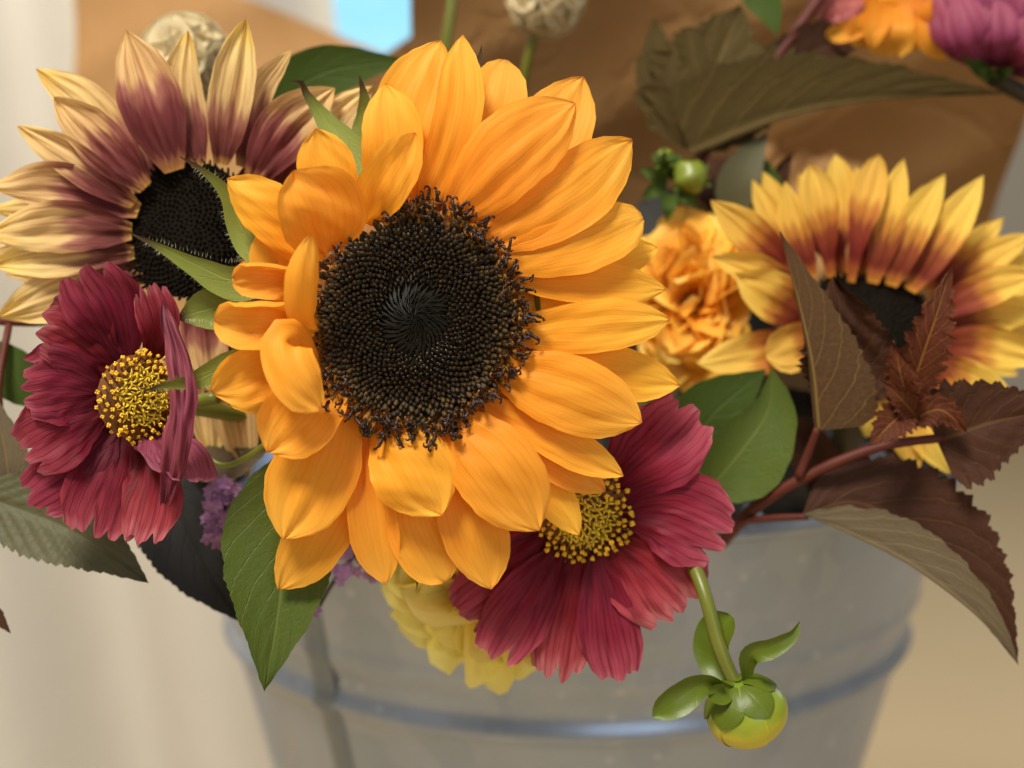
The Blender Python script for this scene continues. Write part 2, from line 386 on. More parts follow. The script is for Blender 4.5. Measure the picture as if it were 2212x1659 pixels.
BUD1 = plain('floret_bud', (.034, .018, .005, 1), (.066, .035, .007, 1), 900, .45, .30, var=.6)
BUD2 = plain('floret_dark_tip', (.012, .006, .003, 1), (.022, .010, .004, 1), 900, .4, .40, var=.3)
NEEDLE = plain('disc_needle', (.006, .005, .003, 1), (.014, .011, .006, 1), 900, .6, .2)
ANTH = plain('anther', (.018, .006, .004, 1), (.035, .012, .006, 1), 900, .35, .5, var=.3)
FLTUBE = plain('floret_tube', (.22, .085, .010, 1), (.32, .125, .014, 1), 500, .5, var=.15)
VELVET = plain('dark_disc', (.006, .005, .004, 1), (.012, .009, .006, 1), 600, .9, .05)
VELVET2 = plain('dark_disc_floret', (.007, .005, .004, 1), (.018, .012, .006, 1), 700, .9, .05)
STAM = plain('yellow_stamen', (.78, .42, .02, 1), (.86, .54, .04, 1), 900, .5, var=.18)
STAMD = plain('dark_stamen_tube', (.10, .035, .010, 1), (.22, .08, .012, 1), 700, .5, var=.3)
POLL = plain('inner_floret', (.72, .50, .03, 1), (.82, .60, .06, 1), 700, .55, var=.15)
HAIR = plain('plant_hair', (.50, .52, .34, 1), None, 50, .5, transl=.3)
LILAC = plain('lilac_petal', (.34, .16, .36, 1), (.48, .27, .47, 1), 400, .6, transl=.25, var=.25)
PAPERY = plain('papery_cup', (.86, .74, .52, 1), (.70, .60, .34, 1), 120, .6, transl=.40, var=.15)
PODG = plain('pod_core', (.22, .20, .05, 1), (.30, .25, .08, 1), 150, .6)
BUDY = None

# ------------------------------------------------------------------ setting
def grid(name, f, nu, nv, mat, parent=None, smooth=True):
    verts = [f(i / nu, j / nv) for i in range(nu + 1) for j in range(nv + 1)]
    uvs = [(i / nu, j / nv) for i in range(nu + 1) for j in range(nv + 1)]
    faces = [(i * (nv + 1) + j, i * (nv + 1) + j + 1, (i + 1) * (nv + 1) + j + 1, (i + 1) * (nv + 1) + j) for i in range(nu) for j in range(nv)]
    return mesh_obj(name, verts, faces, mat, parent, uvs=uvs, smooth=smooth)
FLOORM = plain('floor_tan', (.62, .46, .27, 1), (.54, .41, .24, 1), 3, .55, .3, bdist=.002)
WALLM = plain('wall_paint', (.50, .46, .40, 1), (.46, .43, .38, 1), 4, .8, .2, bdist=.002)
fl = grid('floor', lambda u, v: Vector((-3 + 6 * u, -2 + 6 * v, 0)), 4, 4, FLOORM); fl['kind'] = 'structure'
WY = 3.1
# back wall with a window opening, so four pieces joined in one mesh
wx0, wx1, wz0, wz1 = -0.52, 0.34, 0.78, 1.70
wv = []; wf = []
def rect(x0, x1, z0, z1):
    b = len(wv); wv.extend([Vector((x0, WY, z0)), Vector((x1, WY, z0)), Vector((x1, WY, z1)), Vector((x0, WY, z1))]); wf.append((b, b + 1, b + 2, b + 3))
rect(-3, wx0, 0, 2.6); rect(wx1, 3, 0, 2.6); rect(wx0, wx1, 0, wz0); rect(wx0, wx1, wz1, 2.6)
wl = mesh_obj('wall', wv, wf, WALLM, smooth=False); wl['kind'] = 'structure'
WHITEP = plain('white_paint', (.80, .76, .68, 1), (.76, .72, .64, 1), 20, .5)
s = NT('bright_window'); em = s.n('Emission'); em.inputs[0].default_value = (.36, .80, 1.0, 1); em.inputs[1].default_value = 1.15
tcn = s.n('TexCoord'); nz = s.noise(tcn.outputs['Object'], 9, 2); s.set(em.inputs[0], s.mix(nz, (.28, .70, 1.0, 1), (.46, .88, 1.0, 1))); s.t.links.new(em.outputs[0], s.out.inputs[0]); PANE = s.m
win = thing('window', Vector((0, WY, wz0)), 'bright pale blue window in the far wall above the paper', 'window')
def box(name, parent, x0, x1, y0, y1, z0, z1, mat):
    v = [Vector((x, y, z)) for x in (x0, x1) for y in (y0, y1) for z in (z0, z1)]
    f = [(0, 1, 3, 2), (4, 6, 7, 5), (0, 4, 5, 1), (2, 3, 7, 6), (0, 2, 6, 4), (1, 5, 7, 3)]
    return mesh_obj(name, v, f, mat, parent, smooth=False)
box('pane', win, wx0, wx1, WY + .03, WY + .036, wz0, wz1, PANE)
box('frame', win, wx0 - .01, wx0 + .045, WY - .03, WY + .028, wz0, wz1, WHITEP)
box('frame', win, wx1 - .045, wx1 + .01, WY - .03, WY + .028, wz0, wz1, WHITEP)
box('sill', win, wx0 - .03, wx1 + .03, WY - .06, WY + .028, wz0 - .03, wz0 + .01, WHITEP)
# hanging cloth at the left
CLOTH = plain('cream_cloth', (.66, .625, .56, 1), (.61, .575, .51, 1), 14, .85, .1, transl=.1, bdist=.003)
def cloth(u, v):
    x = -.98 + .782 * u; z = 0.004 + 1.3 * v
    fold = .030 * math.sin(u * 26 + .8 * math.sin(v * 3)) + .008 * math.sin(u * 57 + 1.3 + v * 2.0) + .012 * math.sin(u * 9 - v * 4)
    slant = (1 - v) * .20 * (u - .3)
    return Vector((x + slant, 0.87 - .10 * (1 - u) + fold * (1.1 - .4 * v), z))
cu = grid('curtain', cloth, 120, 24, CLOTH); tag(cu, 'cream cloth hanging in soft folds at the left behind the flowers', 'curtain')

# ------------------------------------------------------------------ bucket
BX, BY = 0.024, 0.553
def rad(D): return .1685 - .247 * (D - .104) if D < .29 else (.1685 - .247 * .186) - .10 * (D - .29)
s = NT('galvanised_metal'); tc = s.n('TexCoord')
n1 = s.noise(tc.outputs['Object'], 38, 5, .65); n2 = s.noise(tc.outputs['Object'], 9, 3)
vor = s.n('TexVoronoi'); s.set(vor.inputs['Vector'], tc.outputs['Object']); vor.inputs['Scale'].default_value = 75
cc = s.mix(n2, (.25, .315, .42, 1), (.37, .44, .55, 1)); cc = s.mix(s.math('MULTIPLY', n1, .4), cc, (.22, .24, .29, 1))
spk = s.n('MapRange', interpolation_type='SMOOTHSTEP'); s.set(spk.inputs[0], vor.outputs['Distance']); spk.inputs[1].default_value = .16; spk.inputs[2].default_value = .05
spk.inputs[3].default_value = 0; spk.inputs[4].default_value = .25
vc = s.n('TexVoronoi', distance='CHEBYCHEV'); s.set(vc.inputs['Vector'], tc.outputs['Object']); vc.inputs['Scale'].default_value = 55
sv = s.n('SeparateColor'); s.set(sv.inputs[0], vc.outputs['Color']); cc = s.mix(s.math('MULTIPLY', sv.outputs[0], .40), cc, (.42, .46, .53, 1))
stk = s.n('Mapping'); s.set(stk.inputs[0], tc.outputs['Object']); stk.inputs['Scale'].default_value = (60, 60, 5); n3 = s.noise(stk.outputs[0], 1, 4, .6)
cc = s.mix(s.math('MULTIPLY', n3, .25), cc, (.20, .21, .24, 1))
cc = s.mix(spk.outputs[0], cc, (.75, .76, .80, 1))
GALV = s.finish(cc, s.math('ADD', .24, s.math('MULTIPLY', n1, .22)), .5, 0, None, n1, .18, .0006, metal=.6)
bk = thing('bucket', Vector((BX, BY, 0.0)), 'grey galvanised metal bucket with two ridges holding the flowers', 'bucket')
prof = []
for D in [.104 + i * .003 for i in range(62)] + [.30, .34, .38, .42, .46, .498]:
    r = rad(D)
    for c, a, wd in ((.1590, .0014, .0024), (.1790, .0038, .0030), (.1690, -.0010, .004)): r += a * math.exp(-((D - c) / wd) ** 2)
    prof.append((r, .5 - D))
NS = 96
verts, faces = [], []
full = prof + [(0.001, .002)] + [(0.001, .005)] + [(r - .0018, max(z, .005)) for r, z in reversed(prof)]
for r, z in full:
    for k in range(NS):
        th = 2 * math.pi * k / NS
        verts.append(Vector((BX + r * math.cos(th), BY + r * math.sin(th), z)))
for i in range(len(full) - 1):
    for k in range(NS):
        k2 = (k + 1) % NS
        faces.append((i * NS + k, i * NS + k2, (i + 1) * NS + k2, (i + 1) * NS + k))
body = mesh_obj('body', verts, faces, GALV, bk)
def ring(name, r, z, tr, mat, parent, sides=10):
    v, f = [], []
    for k in range(NS):
        th = 2 * math.pi * k / NS
        for q in range(sides):
            a = 2 * math.pi * q / sides
            v.append(Vector((BX + (r + tr * math.cos(a)) * math.cos(th), BY + (r + tr * math.cos(a)) * math.sin(th), z + tr * math.sin(a))))
    for k in range(NS):
        for q in range(sides):
            f.append((k * sides + q, ((k + 1) % NS) * sides + q, ((k + 1) % NS) * sides + (q + 1) % sides, k * sides + (q + 1) % sides))
    return mesh_obj(name, v, f, mat, parent)
ring('rim', rad(.104) + .0005, .396, .0032, GALV, body)
# upright lap seam on the left of the bucket
SEAM = plain('seam_metal', (.14, .17, .21, 1), (.20, .24, .29, 1), 60, .4, .5, metal=.7)
def seam(u, v):
    D = .108 + .38 * u
    r = rad(D) + .0012 * math.sin(v * math.pi) + .0002
    for c, a, wd in ((.1590, .0014, .0024), (.1790, .0038, .0030)): r += a * math.exp(-((D - c) / wd) ** 2)
    th = R(232.5) + (v - .5) * .075
    return Vector((BX + r * math.cos(th), BY + r * math.sin(th), .5 - D))
grid('seam', seam, 90, 6, SEAM, body)

# ------------------------------------------------------------------ kraft paper
s = NT('kraft_paper'); tc = s.n('TexCoord')
n1 = s.noise(tc.outputs['Object'], 260, 4, .6); n2 = s.noise(tc.outputs['Object'], 14, 3)
cc = s.mix(n2, (.35, .190, .074, 1), (.41, .225, .088, 1)); cc = s.mix(s.math('MULTIPLY', n1, .35), cc, (.27, .13, .045, 1))
vk = s.n('TexVoronoi', feature='DISTANCE_TO_EDGE'); s.set(vk.inputs['Vector'], s.mix(.12, tc.outputs['Object'], n2)); vk.inputs['Scale'].default_value = 11
mk = s.n('MapRange'); s.set(mk.inputs[0], vk.outputs[0]); mk.inputs[2].default_value = .05
n2 = s.math('ADD', n2, s.math('MULTIPLY', mk.outputs[0], .5))
KRAFT = s.finish(cc, .75, .2, .05, None, s.math('ADD', n2, s.math('MULTIPLY', n1, .3)), .35, .003)
def sheet(name, c, label, amp=.004, seed=1, bulge=0.0):
    q = [P(*p) for p in c]      # TL, TR, BR, BL
    rng = random.Random(seed); ph = [rng.uniform(0, 6.28) for _ in range(6)]
    def f(u, v):
        top = q[0].lerp(q[1], u); bot = q[3].lerp(q[2], u); p = top.lerp(bot, v)
        z = amp * (math.sin(u * 5 + v * 3 + ph[0]) + .6 * math.sin(u * 11 - v * 7 + ph[1]) + .7 * abs(math.sin(u * 8 + v * 13 + ph[2])) * 1.6 + .5 * abs(math.sin(u * 15 - v * 6 + ph[3])))
        z += bulge * math.sin(u * math.pi)
        return p + FWD * z
    o = grid(name, f, 48, 40, KRAFT)
    return tag(o, label, 'wrapping paper', 'kraft paper wrapped behind the bouquet')
sheet('kraft_paper_sheet', [(140, -165, -31), (965, 172, -31), (1010, 900, -29), (170, 900, -29)], 'brown kraft paper sheet behind the dusky bicolour sunflower at upper left', seed=3)
sheet('kraft_paper_sheet', [(882, -40, -17), (2360, -160, -11.5), (2000, 1000, -34), (900, 1000, -35)], 'large brown kraft paper sheet behind the leaves at upper right', seed=8, bulge=.03)
sheet('kraft_paper_sheet', [(735, 180, -24), (985, 12, -22), (1250, 600, -29), (900, 700, -31)], 'narrow brown kraft paper corner just below the blue window', seed=5, amp=.001)
sheet('kraft_paper_sheet', [(1600, 330, -21), (1815, 235, -22), (1960, 560, -22), (1640, 640, -21)], 'small lit kraft paper fold above the yellow and rust sunflower', seed=6, amp=.003)

# ------------------------------------------------------------------ flower parts
def bucket_stem(parent, start, end, r, mat, mid=None):
    """a stem from the back of a flower down into the bucket"""
    pts = [start] + ([mid] if mid is not None else []) + [end]
    return tube_world('stem', parent, pts, r, r * 1.1, mat, n=18, sides=8)
def in_bucket(dx, dy, z=.30): return Vector((BX + dx, BY + dy, z))

def lathe_mesh(name, prof, sides, mats, midx=None, lobes=0.0):
    v, f, mi = [], [], []
    for a, (r, z) in enumerate(prof):
        for k in range(sides):
            th = 2 * math.pi * k / sides
            rr = r * (1 + lobes * (k % 2))
            v.append((rr * math.cos(th), rr * math.sin(th), z))
    for a in range(len(prof) - 1):
        for k in range(sides):
            f.append((a * sides + k, a * sides + (k + 1) % sides, (a + 1) * sides + (k + 1) % sides, (a + 1) * sides + k)); mi.append(midx[a] if midx else 0)
    f.append(tuple((len(prof) - 1) * sides + k for k in range(sides))); mi.append(midx[-1] if midx else 0)
    me = bpy.data.meshes.new(name); me.from_pydata(v, [], f)
    for m in mats: me.materials.append(m)
    me.polygons.foreach_set('material_index', mi); me.polygons.foreach_set('use_smooth', [True] * len(f))
    return me
def join_mesh(name, parts, mats):
    """parts: list of (verts, faces, matindex)"""
    v, f, mi = [], [], []
    for vv, ff, m in parts:
        b = len(v); v.extend(vv); f.extend([tuple(b + q for q in fa) for fa in ff]); mi.extend([m] * len(ff))
    me = bpy.data.meshes.new(name); me.from_pydata([tuple(x) for x in v], [], f)
    for m in mats: me.materials.append(m)
    me.polygons.foreach_set('material_index', mi); me.polygons.foreach_set('use_smooth', [True] * len(f))
    return me
def tube_raw(pts, radii, sides=5):
    v, f = [], []; n = len(pts)
    for i, p in enumerate(pts):
        T = (pts[min(i + 1, n - 1)] - pts[max(i - 1, 0)]).normalized()
        a = T.orthogonal().normalized(); b = T.cross(a)
        for k in range(sides):
            th = 2 * math.pi * k / sides
            v.append(p + (a * math.cos(th) + b * math.sin(th)) * radii[i])
    for i in range(n - 1):
        for k in range(sides): f.append((i * sides + k, i * sides + (k + 1) % sides, (i + 1) * sides + (k + 1) % sides, (i + 1) * sides + k))
    f.append(tuple((n - 1) * sides + k for k in range(sides)))
    return v, f
def place(name, me, parent, pos, zdir, spin=0, scale=1.0):
    o = bpy.data.objects.new(name, me); col.objects.link(o); o.parent = parent
    q = zdir.to_track_quat('Z', 'Y') @ Quaternion((0, 0, 1), spin)
    o.rotation_mode = 'QUATERNION'; o.rotation_quaternion = q
    o.location = pos - worg(parent)
    o.scale = (scale, scale, scale) if not isinstance(scale, tuple) else scale
    return o
def frame(axis):
    e1 = RIGHT - axis * RIGHT.dot(axis); e1.normalize()
    return e1, axis.cross(e1).normalized()
GA = math.pi * (3 - math.sqrt(5))

def hairs(parent, name, spine_pts, hw, mat, n, seed, length=.0016, facing=None):
    """fine bristles along both margins of a bract"""
    rng = random.Random(seed); S = catmull(spine_pts, 40); v, f = [], []
    tab = PROF['lance']
    facing = facing or BACK
    for k in range(n):
        t = rng.uniform(.02, .9); i = min(int(t * 40), 39)
        T = (S[i + 1] - S[i]).normalized(); N = (facing - T * facing.dot(T)).normalized(); B = T.cross(N)
        sd = rng.choice((-1, 1)); base = S[i] + B * sd * hw * interp(tab, t) * rng.uniform(.85, 1.0) + N * .0002
        d = (B * sd + N * rng.uniform(-.2, .8) + T * rng.uniform(-.2, .8)).normalized() * length * rng.uniform(.4, 1.15)
        wv_ = T * .00005
        b = len(v); v.extend([base - wv_, base + wv_, base + d + N * .0001]); f.append((b, b + 1, b + 2))
    o = mesh_obj(name, v, f, mat, parent); o['kind'] = 'stuff'; return o

# ------------------------------------------------------------------ main golden sunflower
C0 = P(897, 690, 0.0)
sun = thing('sunflower', C0, 'large golden sunflower with brown seed disc in the centre of the bouquet', 'sunflower', 'sunflowers in the bouquet')
MAIN = [  # spine (x, y, w), half width, options
 ([(885, 450, -.1), (885, 260, .2), (951, 88, -.1)], 78, dict(roll=-8, cup=.10, asym=(1.05, .95))),
 ([(918, 445, .0), (985, 260, .45), (999, 76, .2)], 52, dict(cup=.15, roll=8)),
 ([(960, 440, -.4), (1058, 260, -.5), (1090, 130, -.8)], 68, dict(prof='blunt', cup=.1)),
 ([(1040, 470, -.3), (1180, 300, -.5), (1260, 166, -.9)], 86, dict(cup=.05)),
 ([(975, 470, .2), (1100, 335, .85), (1242, 224, .55)], 88, dict(cup=-.10, pleat=('sun', .10))),
 ([(1055, 525, .1), (1230, 420, .20), (1364, 303, -.3)], 80, dict(cup=.05, pleat=('sun', .08))),
 ([(1080, 570, .05), (1240, 528, .05), (1388, 470, -.4)], 66, dict(prof='blunt', cup=.05)),
 ([(1110, 605, -.2), (1290, 612, -.45), (1439, 625, -.9)], 46, dict(cup=.1)),
 ([(1180, 590, -.5), (1330, 560, -.9), (1420, 535, -1.2)], 44, dict(cup=.1)),
 ([(1105, 722, .1), (1280, 705, .05), (1447, 691, -.3)], 58, dict(cup=.05, pleat=('sun', .10))),
 ([(1130, 790, -.3), (1330, 808, -.6), (1467, 833, -.9)], 60, dict(cup=.05)),
 ([(1075, 800, .2), (1230, 848, .45), (1384, 914, .0)], 84, dict(cup=-.06, pleat=('sun', .10))),
 ([(1045, 865, .0), (1215, 958, -.05), (1346, 1027, -.5)], 44, dict(cup=.15)),
 ([(1050, 890, -.3), (1190, 985, -.5), (1308, 1062, -.9)], 50, dict(cup=.1)),
 ([(1090, 930, -.6), (1180, 1050, -.8), (1252, 1155, -1.0)], 46, dict(cup=.05)),
 ([(960, 905, .25), (1065, 1005, .75), (1165, 1146, .3)], 94, dict(cup=-.12, pleat=('sun', .09))),
 ([(825, 925, .2), (885, 1010, .75), (952, 1112, .45)], 92, dict(cup=-.10, pleat=('sun', .08), roll=6)),
 ([(965, 980, -.3), (1020, 1130, -.1), (1060, 1272, -.5)], 72, dict(cup=.05)),
 ([(885, 980, -.4), (900, 1130, -.35), (962, 1254, -.7)], 68, dict(prof='blunt', cup=.10, roll=-12)),
 ([(795, 950, -.2), (805, 1110, -.15), (833, 1261, -.5)], 54, dict(cup=.4, roll=8)),
 ([(735, 875, .1), (680, 1020, .35), (613, 1164, .2)], 94, dict(cup=-.05, pleat=('sun', .12))),
 ([(750, 1000, -.4), (690, 1140, -.4), (603, 1273, -.7)], 66, dict(cup=.05, asym=(1.1, .9))),
 ([(715, 815, .2), (655, 890, 1.0), (578, 977, 1.0)], 82, dict(cup=.25, pleat=('sun', .06))),
 ([(690, 800, .5), (625, 735, 1.7), (618, 770, 2.1), (650, 835, 2.15), (692, 883, 1.8)], 56, dict(cup=-.25, nu=26, prof='blunt', roll=(25, -10))),
 ([(660, 775, .2), (560, 800, .6), (456, 846, .7)], 66, dict(cup=.10, roll=-8, curl=(0, 60))),
 ([(680, 705, .3), (590, 700, .9), (520, 700, 1.0), (462, 690, 1.1)], 84, dict(cup=.15, prof='blunt', asym=(.66, 1.0), curl=(30, 155), wave=.05, nv=20)),
 ([(680, 640, .1), (600, 610, .5), (502, 606, .6)], 66, dict(cup=.1, prof='blunt', asym=(.6, 1.0), curl=(20, 150), nv=20)),
 ([(690, 715, .4), (664, 690, 1.3), (655, 610, 2.0), (671, 506, 2.3)], 40, dict(cup=-.35, prof='sun', roll=(20, -5), curl=(-25, -70), nv=16)),
 ([(690, 570, -.1), (585, 460, .5), (491, 386, .6)], 62, dict(cup=-.15, roll=-6)),
 ([(705, 545, .3), (678, 450, 1.1), (634, 368, 1.4)], 98, dict(cup=.22, prof='sun', asym=(.85, 1.12), pleat=('sun', .08), curl=(35, 25))),
 ([(745, 470, .1), (708, 370, .6), (683, 278, .7)], 62, dict(cup=.08, pleat=('sun', .05))),
 ([(785, 480, .3), (828, 400, 1.1), (897, 287, 1.1)], 56, dict(cup=.22, roll=12)),
 ([(830, 455, .0), (848, 310, .5), (832, 180, .4)], 66, dict(cup=.12, roll=-10)),
 # back row seen in the gaps
 ([(1010, 900, -.8), (1120, 1010, -1.0), (1210, 1090, -1.2)], 50, dict()),
 ([(700, 640, -.5), (600, 580, -.2), (560, 500, .1)], 50, dict()),
 ([(850, 950, -.7), (770, 1080, -.9), (740, 1160, -1.1)], 40, dict()),
]
for k_ in range(17):                 # inner back row, mostly covered
    a_ = k_ * 2 * math.pi / 17 + .13; r_ = 395 + 25 * ((k_ * 5) % 3); c_, s_ = math.cos(a_), math.sin(a_)
    MAIN.append(([(897 + 190 * c_, 690 + 195 * s_, -.55), (897 + 310 * c_, 690 + 315 * s_, -.95), (897 + r_ * c_, 690 + r_ * s_, -1.35)], 58, dict(cup=.1)))
for i, (sp, hw, o) in enumerate(MAIN):
    k = dict(pleat=('sun', .05), wave=.07, crumple=.10 if 22 <= i <= 31 else .055, ragged=.022, nu=26, nv=22, seed=i + 1, hook=.03); k.update(o)
    blade('petal', sun, sp, hw * 1.0, GOLD, **k)
# disc
AX = camvec(0.02, 0.02, 1.0)
E1, E2 = frame(AX)
RD = 238 * D0 / FPX
def dh(q): return .0035 * (1 - (abs(min(q, 1.05) - .60) / .60) ** 2) + .0004
def dpos(q, a, lift=0.0): return C0 + (E1 * math.cos(a) * .985 + E2 * math.sin(a) * 1.04) * (q * RD) + AX * (dh(q) + lift)
verts, faces = [], []; NR, NA = 24, 72
for i in range(NR + 1):
    for k in range(NA): verts.append(dpos(.97 * i / NR, 2 * math.pi * k / NA, -.0022))
for i in range(NR):
    for k in range(NA): faces.append((i * NA + k, i * NA + (k + 1) % NA, (i + 1) * NA + (k + 1) % NA, (i + 1) * NA + k))
mi = [1 if i >= NR * .80 else 0 for i in range(NR) for k in range(NA)]
disc = mesh_obj('disc', verts, faces, [DISC, RECEP], sun, midx=mi)
# back of the head: green calyx cup and stem
tube_world('stem', sun, [C0 - AX * .012, P(885, 780, -4), P(890, 930, -10), P(905, 1060, -16), in_bucket(-.01, -.02, .20)], .006, .0055, STEMG, n=24, sides=10)
vv, ff = [], []
for i in range(9):
    q = i / 8
    for k in range(32): vv.append(C0 + (E1 * math.cos(2 * math.pi * k / 32) + E2 * math.sin(2 * math.pi * k / 32)) * (RD * 1.02 * math.sin(q * math.pi / 2) + .004) - AX * (.004 + .012 * math.cos(q * math.pi / 2)))
for i in range(8):
    for k in range(32): ff.append((i * 32 + k, i * 32 + (k + 1) % 32, (i + 1) * 32 + (k + 1) % 32, (i + 1) * 32 + k))
mesh_obj('calyx', vv, ff, BRACT, sun)
# florets
rng = random.Random(4)
NF = 1750; EX = .57
bud_me = []
for k in range(4):
    e = .9 + .07 * k
    bud_me.append(lathe_mesh('floret', [(.34, -1.5), (.42 * e, -.6), (.50 * e, .0), (.46, .5), (.26, .95), (.15, 1.25), (.06, .95)], 10, [BUD1, BUD2], [0, 0, 0, 0, 0, 1, 1], lobes=.16))
bud_dk = []
for me_ in bud_me:
    m2 = me_.copy(); m2.materials[0] = BUD0; bud_dk.append(m2)
open_me = []
for k in range(7):
    r2 = random.Random(50 + k)
    parts = []
    tv, tf = tube_raw([Vector((0, 0, -1.2)), Vector((0, 0, 0)), Vector((0, 0, .55))], [.30, .36, .34], 7); parts.append((tv, tf, 0))
    for q in range(5):           # five flared lobes of the open floret
        a = 2 * math.pi * q / 5 + .3; c, s_ = math.cos(a), math.sin(a); tx, ty = -s_, c
        b0 = [Vector((c * .3 + tx * .2, s_ * .3 + ty * .2, .45)), Vector((c * .3 - tx * .2, s_ * .3 - ty * .2, .45)), Vector((c * .75, s_ * .75, .85))]
        parts.append((b0, [(0, 1, 2)], 1 if r2.random() < .6 else 0))
    bend = r2.uniform(.2, .9); L = r2.uniform(1.0, 1.9); ba = r2.uniform(0, 6.28)
    pts = []
    for q in range(6):
        u = q / 5
        pts.append(Vector((math.cos(ba) * bend * u * u * L * .7, math.sin(ba) * bend * u * u * L * .7, .4 + L * u * (1 - .25 * bend * u))))
    av, af = tube_raw(pts, [.20, .23, .21, .19, .20, .17], 6); parts.append((av, af, 1))
    for sg in (-1, 1):           # two curled stigma ends
        if r2.random() < .35: continue
        pp = [pts[-1], pts[-1] + Vector((sg * .2, .08, .22)), pts[-1] + Vector((sg * .48, .12, .2)), pts[-1] + Vector((sg * .55, .1, -.05))]
        cv, cf = tube_raw(pp, [.15, .13, .12, .10], 5); parts.append((cv, cf, 1))
    open_me.append(join_mesh('open_floret', parts, [FLTUBE, ANTH]))
stuff_v, stuff_f, stuff_m = [], [], []
nd_v, nd_f = [], []
def floret_scale(q): return RD * .055 * (.46 + .62 * q)
i_open = int(NF * .83 ** (1 / EX)); i_need = int(NF * .33 ** (1 / EX))
for i in range(NF):
    q = ((i + .5) / NF) ** EX; a = i * GA
    q2 = q * (1 + rng.uniform(-.011, .011)); a += rng.uniform(-.012, .012)
    rv = (E1 * math.cos(a) + E2 * math.sin(a))
    sc = floret_scale(q)
    if i < i_need:   # dark needle scales at the heart of the disc
        p = dpos(q2, a, .0004)
        tg = AX.cross(rv); d = (AX * .5 - rv * .80 + tg * (.55 * q + .1) + (E1 * rng.uniform(-.15, .15) + E2 * rng.uniform(-.15, .15))).normalized()
        L = .0056 * (.45 + q * 1.4) * rng.uniform(.8, 1.3); wd = .00024 * (.6 + q * 1.6)
        B = d.cross(AX).normalized(); b = len(nd_v)
        nd_v.extend([p - d * L * .3 - B * wd, p - d * L * .3 + B * wd, p + d * L * .35 + B * wd * .9 + AX * .0004, p + d * L * .35 - B * wd * .9 + AX * .0004, p + d * L * .8 + AX * .0002, p + AX * .0006])
        nd_f.extend([(b, b + 1, b + 5), (b + 1, b + 2, b + 5), (b + 2, b + 3, b + 5), (b + 3, b, b + 5), (b + 3, b + 2, b + 4)])
    elif i < i_open:
        if rng.random() < (2.2 - 2.4 * q):      # thin dark scales standing between the buds
            p = dpos(q2 * 1.012, a + rng.uniform(-.03, .03), .0008); d = (AX + rv * rng.uniform(-1.2, .5) + E1 * rng.uniform(-.6, .6) + E2 * rng.uniform(-.6, .6)).normalized()
            L = RD * rng.uniform(.05, .10); wd = .00022; B = d.cross(AX).normalized(); b = len(nd_v)
            nd_v.extend([p - B * wd, p + B * wd, p + d * L * .6 + B * wd, p + d * L * .6 - B * wd, p + d * L, p + AX * .0003]); nd_f.extend([(b, b + 1, b + 2, b + 3), (b + 3, b + 2, b + 4)])
        k_out = (q - .33) / .50
        zd = (AX + rv * (-.95 + 1.75 * k_out) + E1 * rng.uniform(-.22, .22) + E2 * rng.uniform(-.22, .22)).normalized()
        p = dpos(q2, a, .0001 + .0005 * k_out)
        if i >= i_open - 300:
            place('floret', (bud_dk if q < .70 + rng.uniform(-.14, .14) else bud_me)[rng.randrange(4)], disc, p, zd, rng.uniform(0, 6.28), sc * rng.uniform(.82, 1.16))
        else:
            me = bud_me[rng.randrange(4)]; M = zd.to_track_quat('Z', 'Y'); b = len(stuff_v); ss = sc * rng.uniform(.9, 1.1)
            stuff_v.extend([p + M @ (vx.co * ss) for vx in me.vertices])
            for pl in me.polygons: stuff_f.append(tuple(b + x for x in pl.vertices)); stuff_m.append(pl.material_index)
    else:
        if rng.random() < .22 and q < .93: 
            zd = (AX + rv * .55).normalized()
            place('floret', bud_me[rng.randrange(4)], disc, dpos(q2, a, .0004), zd, rng.uniform(0, 6.28), sc * 1.15); continue
        k_out = (q - .83) / .17
        if rng.random() < .50 or (math.cos(a) < -.30 and math.sin(a) > .35 and q > .90) or (math.cos(a) < -.8 and q > .95): continue
        zd = (AX * 1.0 + rv * (.35 + .75 * k_out) + E1 * rng.uniform(-.35, .35) + E2 * rng.uniform(-.35, .35)).normalized()
        place('open_floret', open_me[rng.randrange(7)], disc, dpos(q2 * 1.005, a, .0004 + .0009 * k_out), zd, rng.uniform(0, 6.28), RD * .080 * rng.uniform(.7, 1.2))
o = mesh_obj('inner_florets', stuff_v, stuff_f, [BUD0, BUD2], disc, midx=stuff_m); o['kind'] = 'stuff'
o = mesh_obj('disc_needles', nd_v, nd_f, NEEDLE, disc, smooth=False); o['kind'] = 'stuff'
# bracts behind the petals
BR = [
 ([(785, 420, -.3), (752, 330, -.7), (700, 255, -1.0), (664, 205, -.9), (650, 178, -.7), (629, 178, -.5)], 52, dict(asym=(1.0, .85), roll=10)),
 ([(800, 350, -1.2), (792, 260, -1.4), (786, 205, -1.2), (776, 163, -1.0)], 42, dict()),
 ([(585, 580, -.2), (528, 505, -.4), (490, 420, -.2), (440, 370, .2), (388, 338, .5)], 36, dict()),
 ([(590, 580, -.4), (510, 605, -.5), (430, 575, -.3), (340, 530, .1), (279, 502, .4)], 44, dict(asym=(1.1, .7))),
 ([(520, 665, -.9), (450, 668, -.9), (380, 690, -1.0)], 46, dict(prof='leaf')),
 ([(560, 760, -.3), (490, 790, -.2), (420, 822, .5), (350, 834, 1.6), (318, 842, 2.1), (288, 832, 2.2)], 30, dict()),
 ([(760, 1090, -1.2), (772, 1150, -1.2), (783, 1210, -1.1), (796, 1232, -1.0)], 13, dict()),
 ([(905, 1200, -1.0), (904, 1240, -1.0), (899, 1275, -.9)], 9, dict()),
 ([(1030, 150, -1.2), (1038, 115, -1.2), (1040, 95, -1.1)], 8, dict()),
 ([(1190, 1020, -1.1), (1215, 1045, -1.0), (1222, 1075, -.9)], 9, dict()),
]
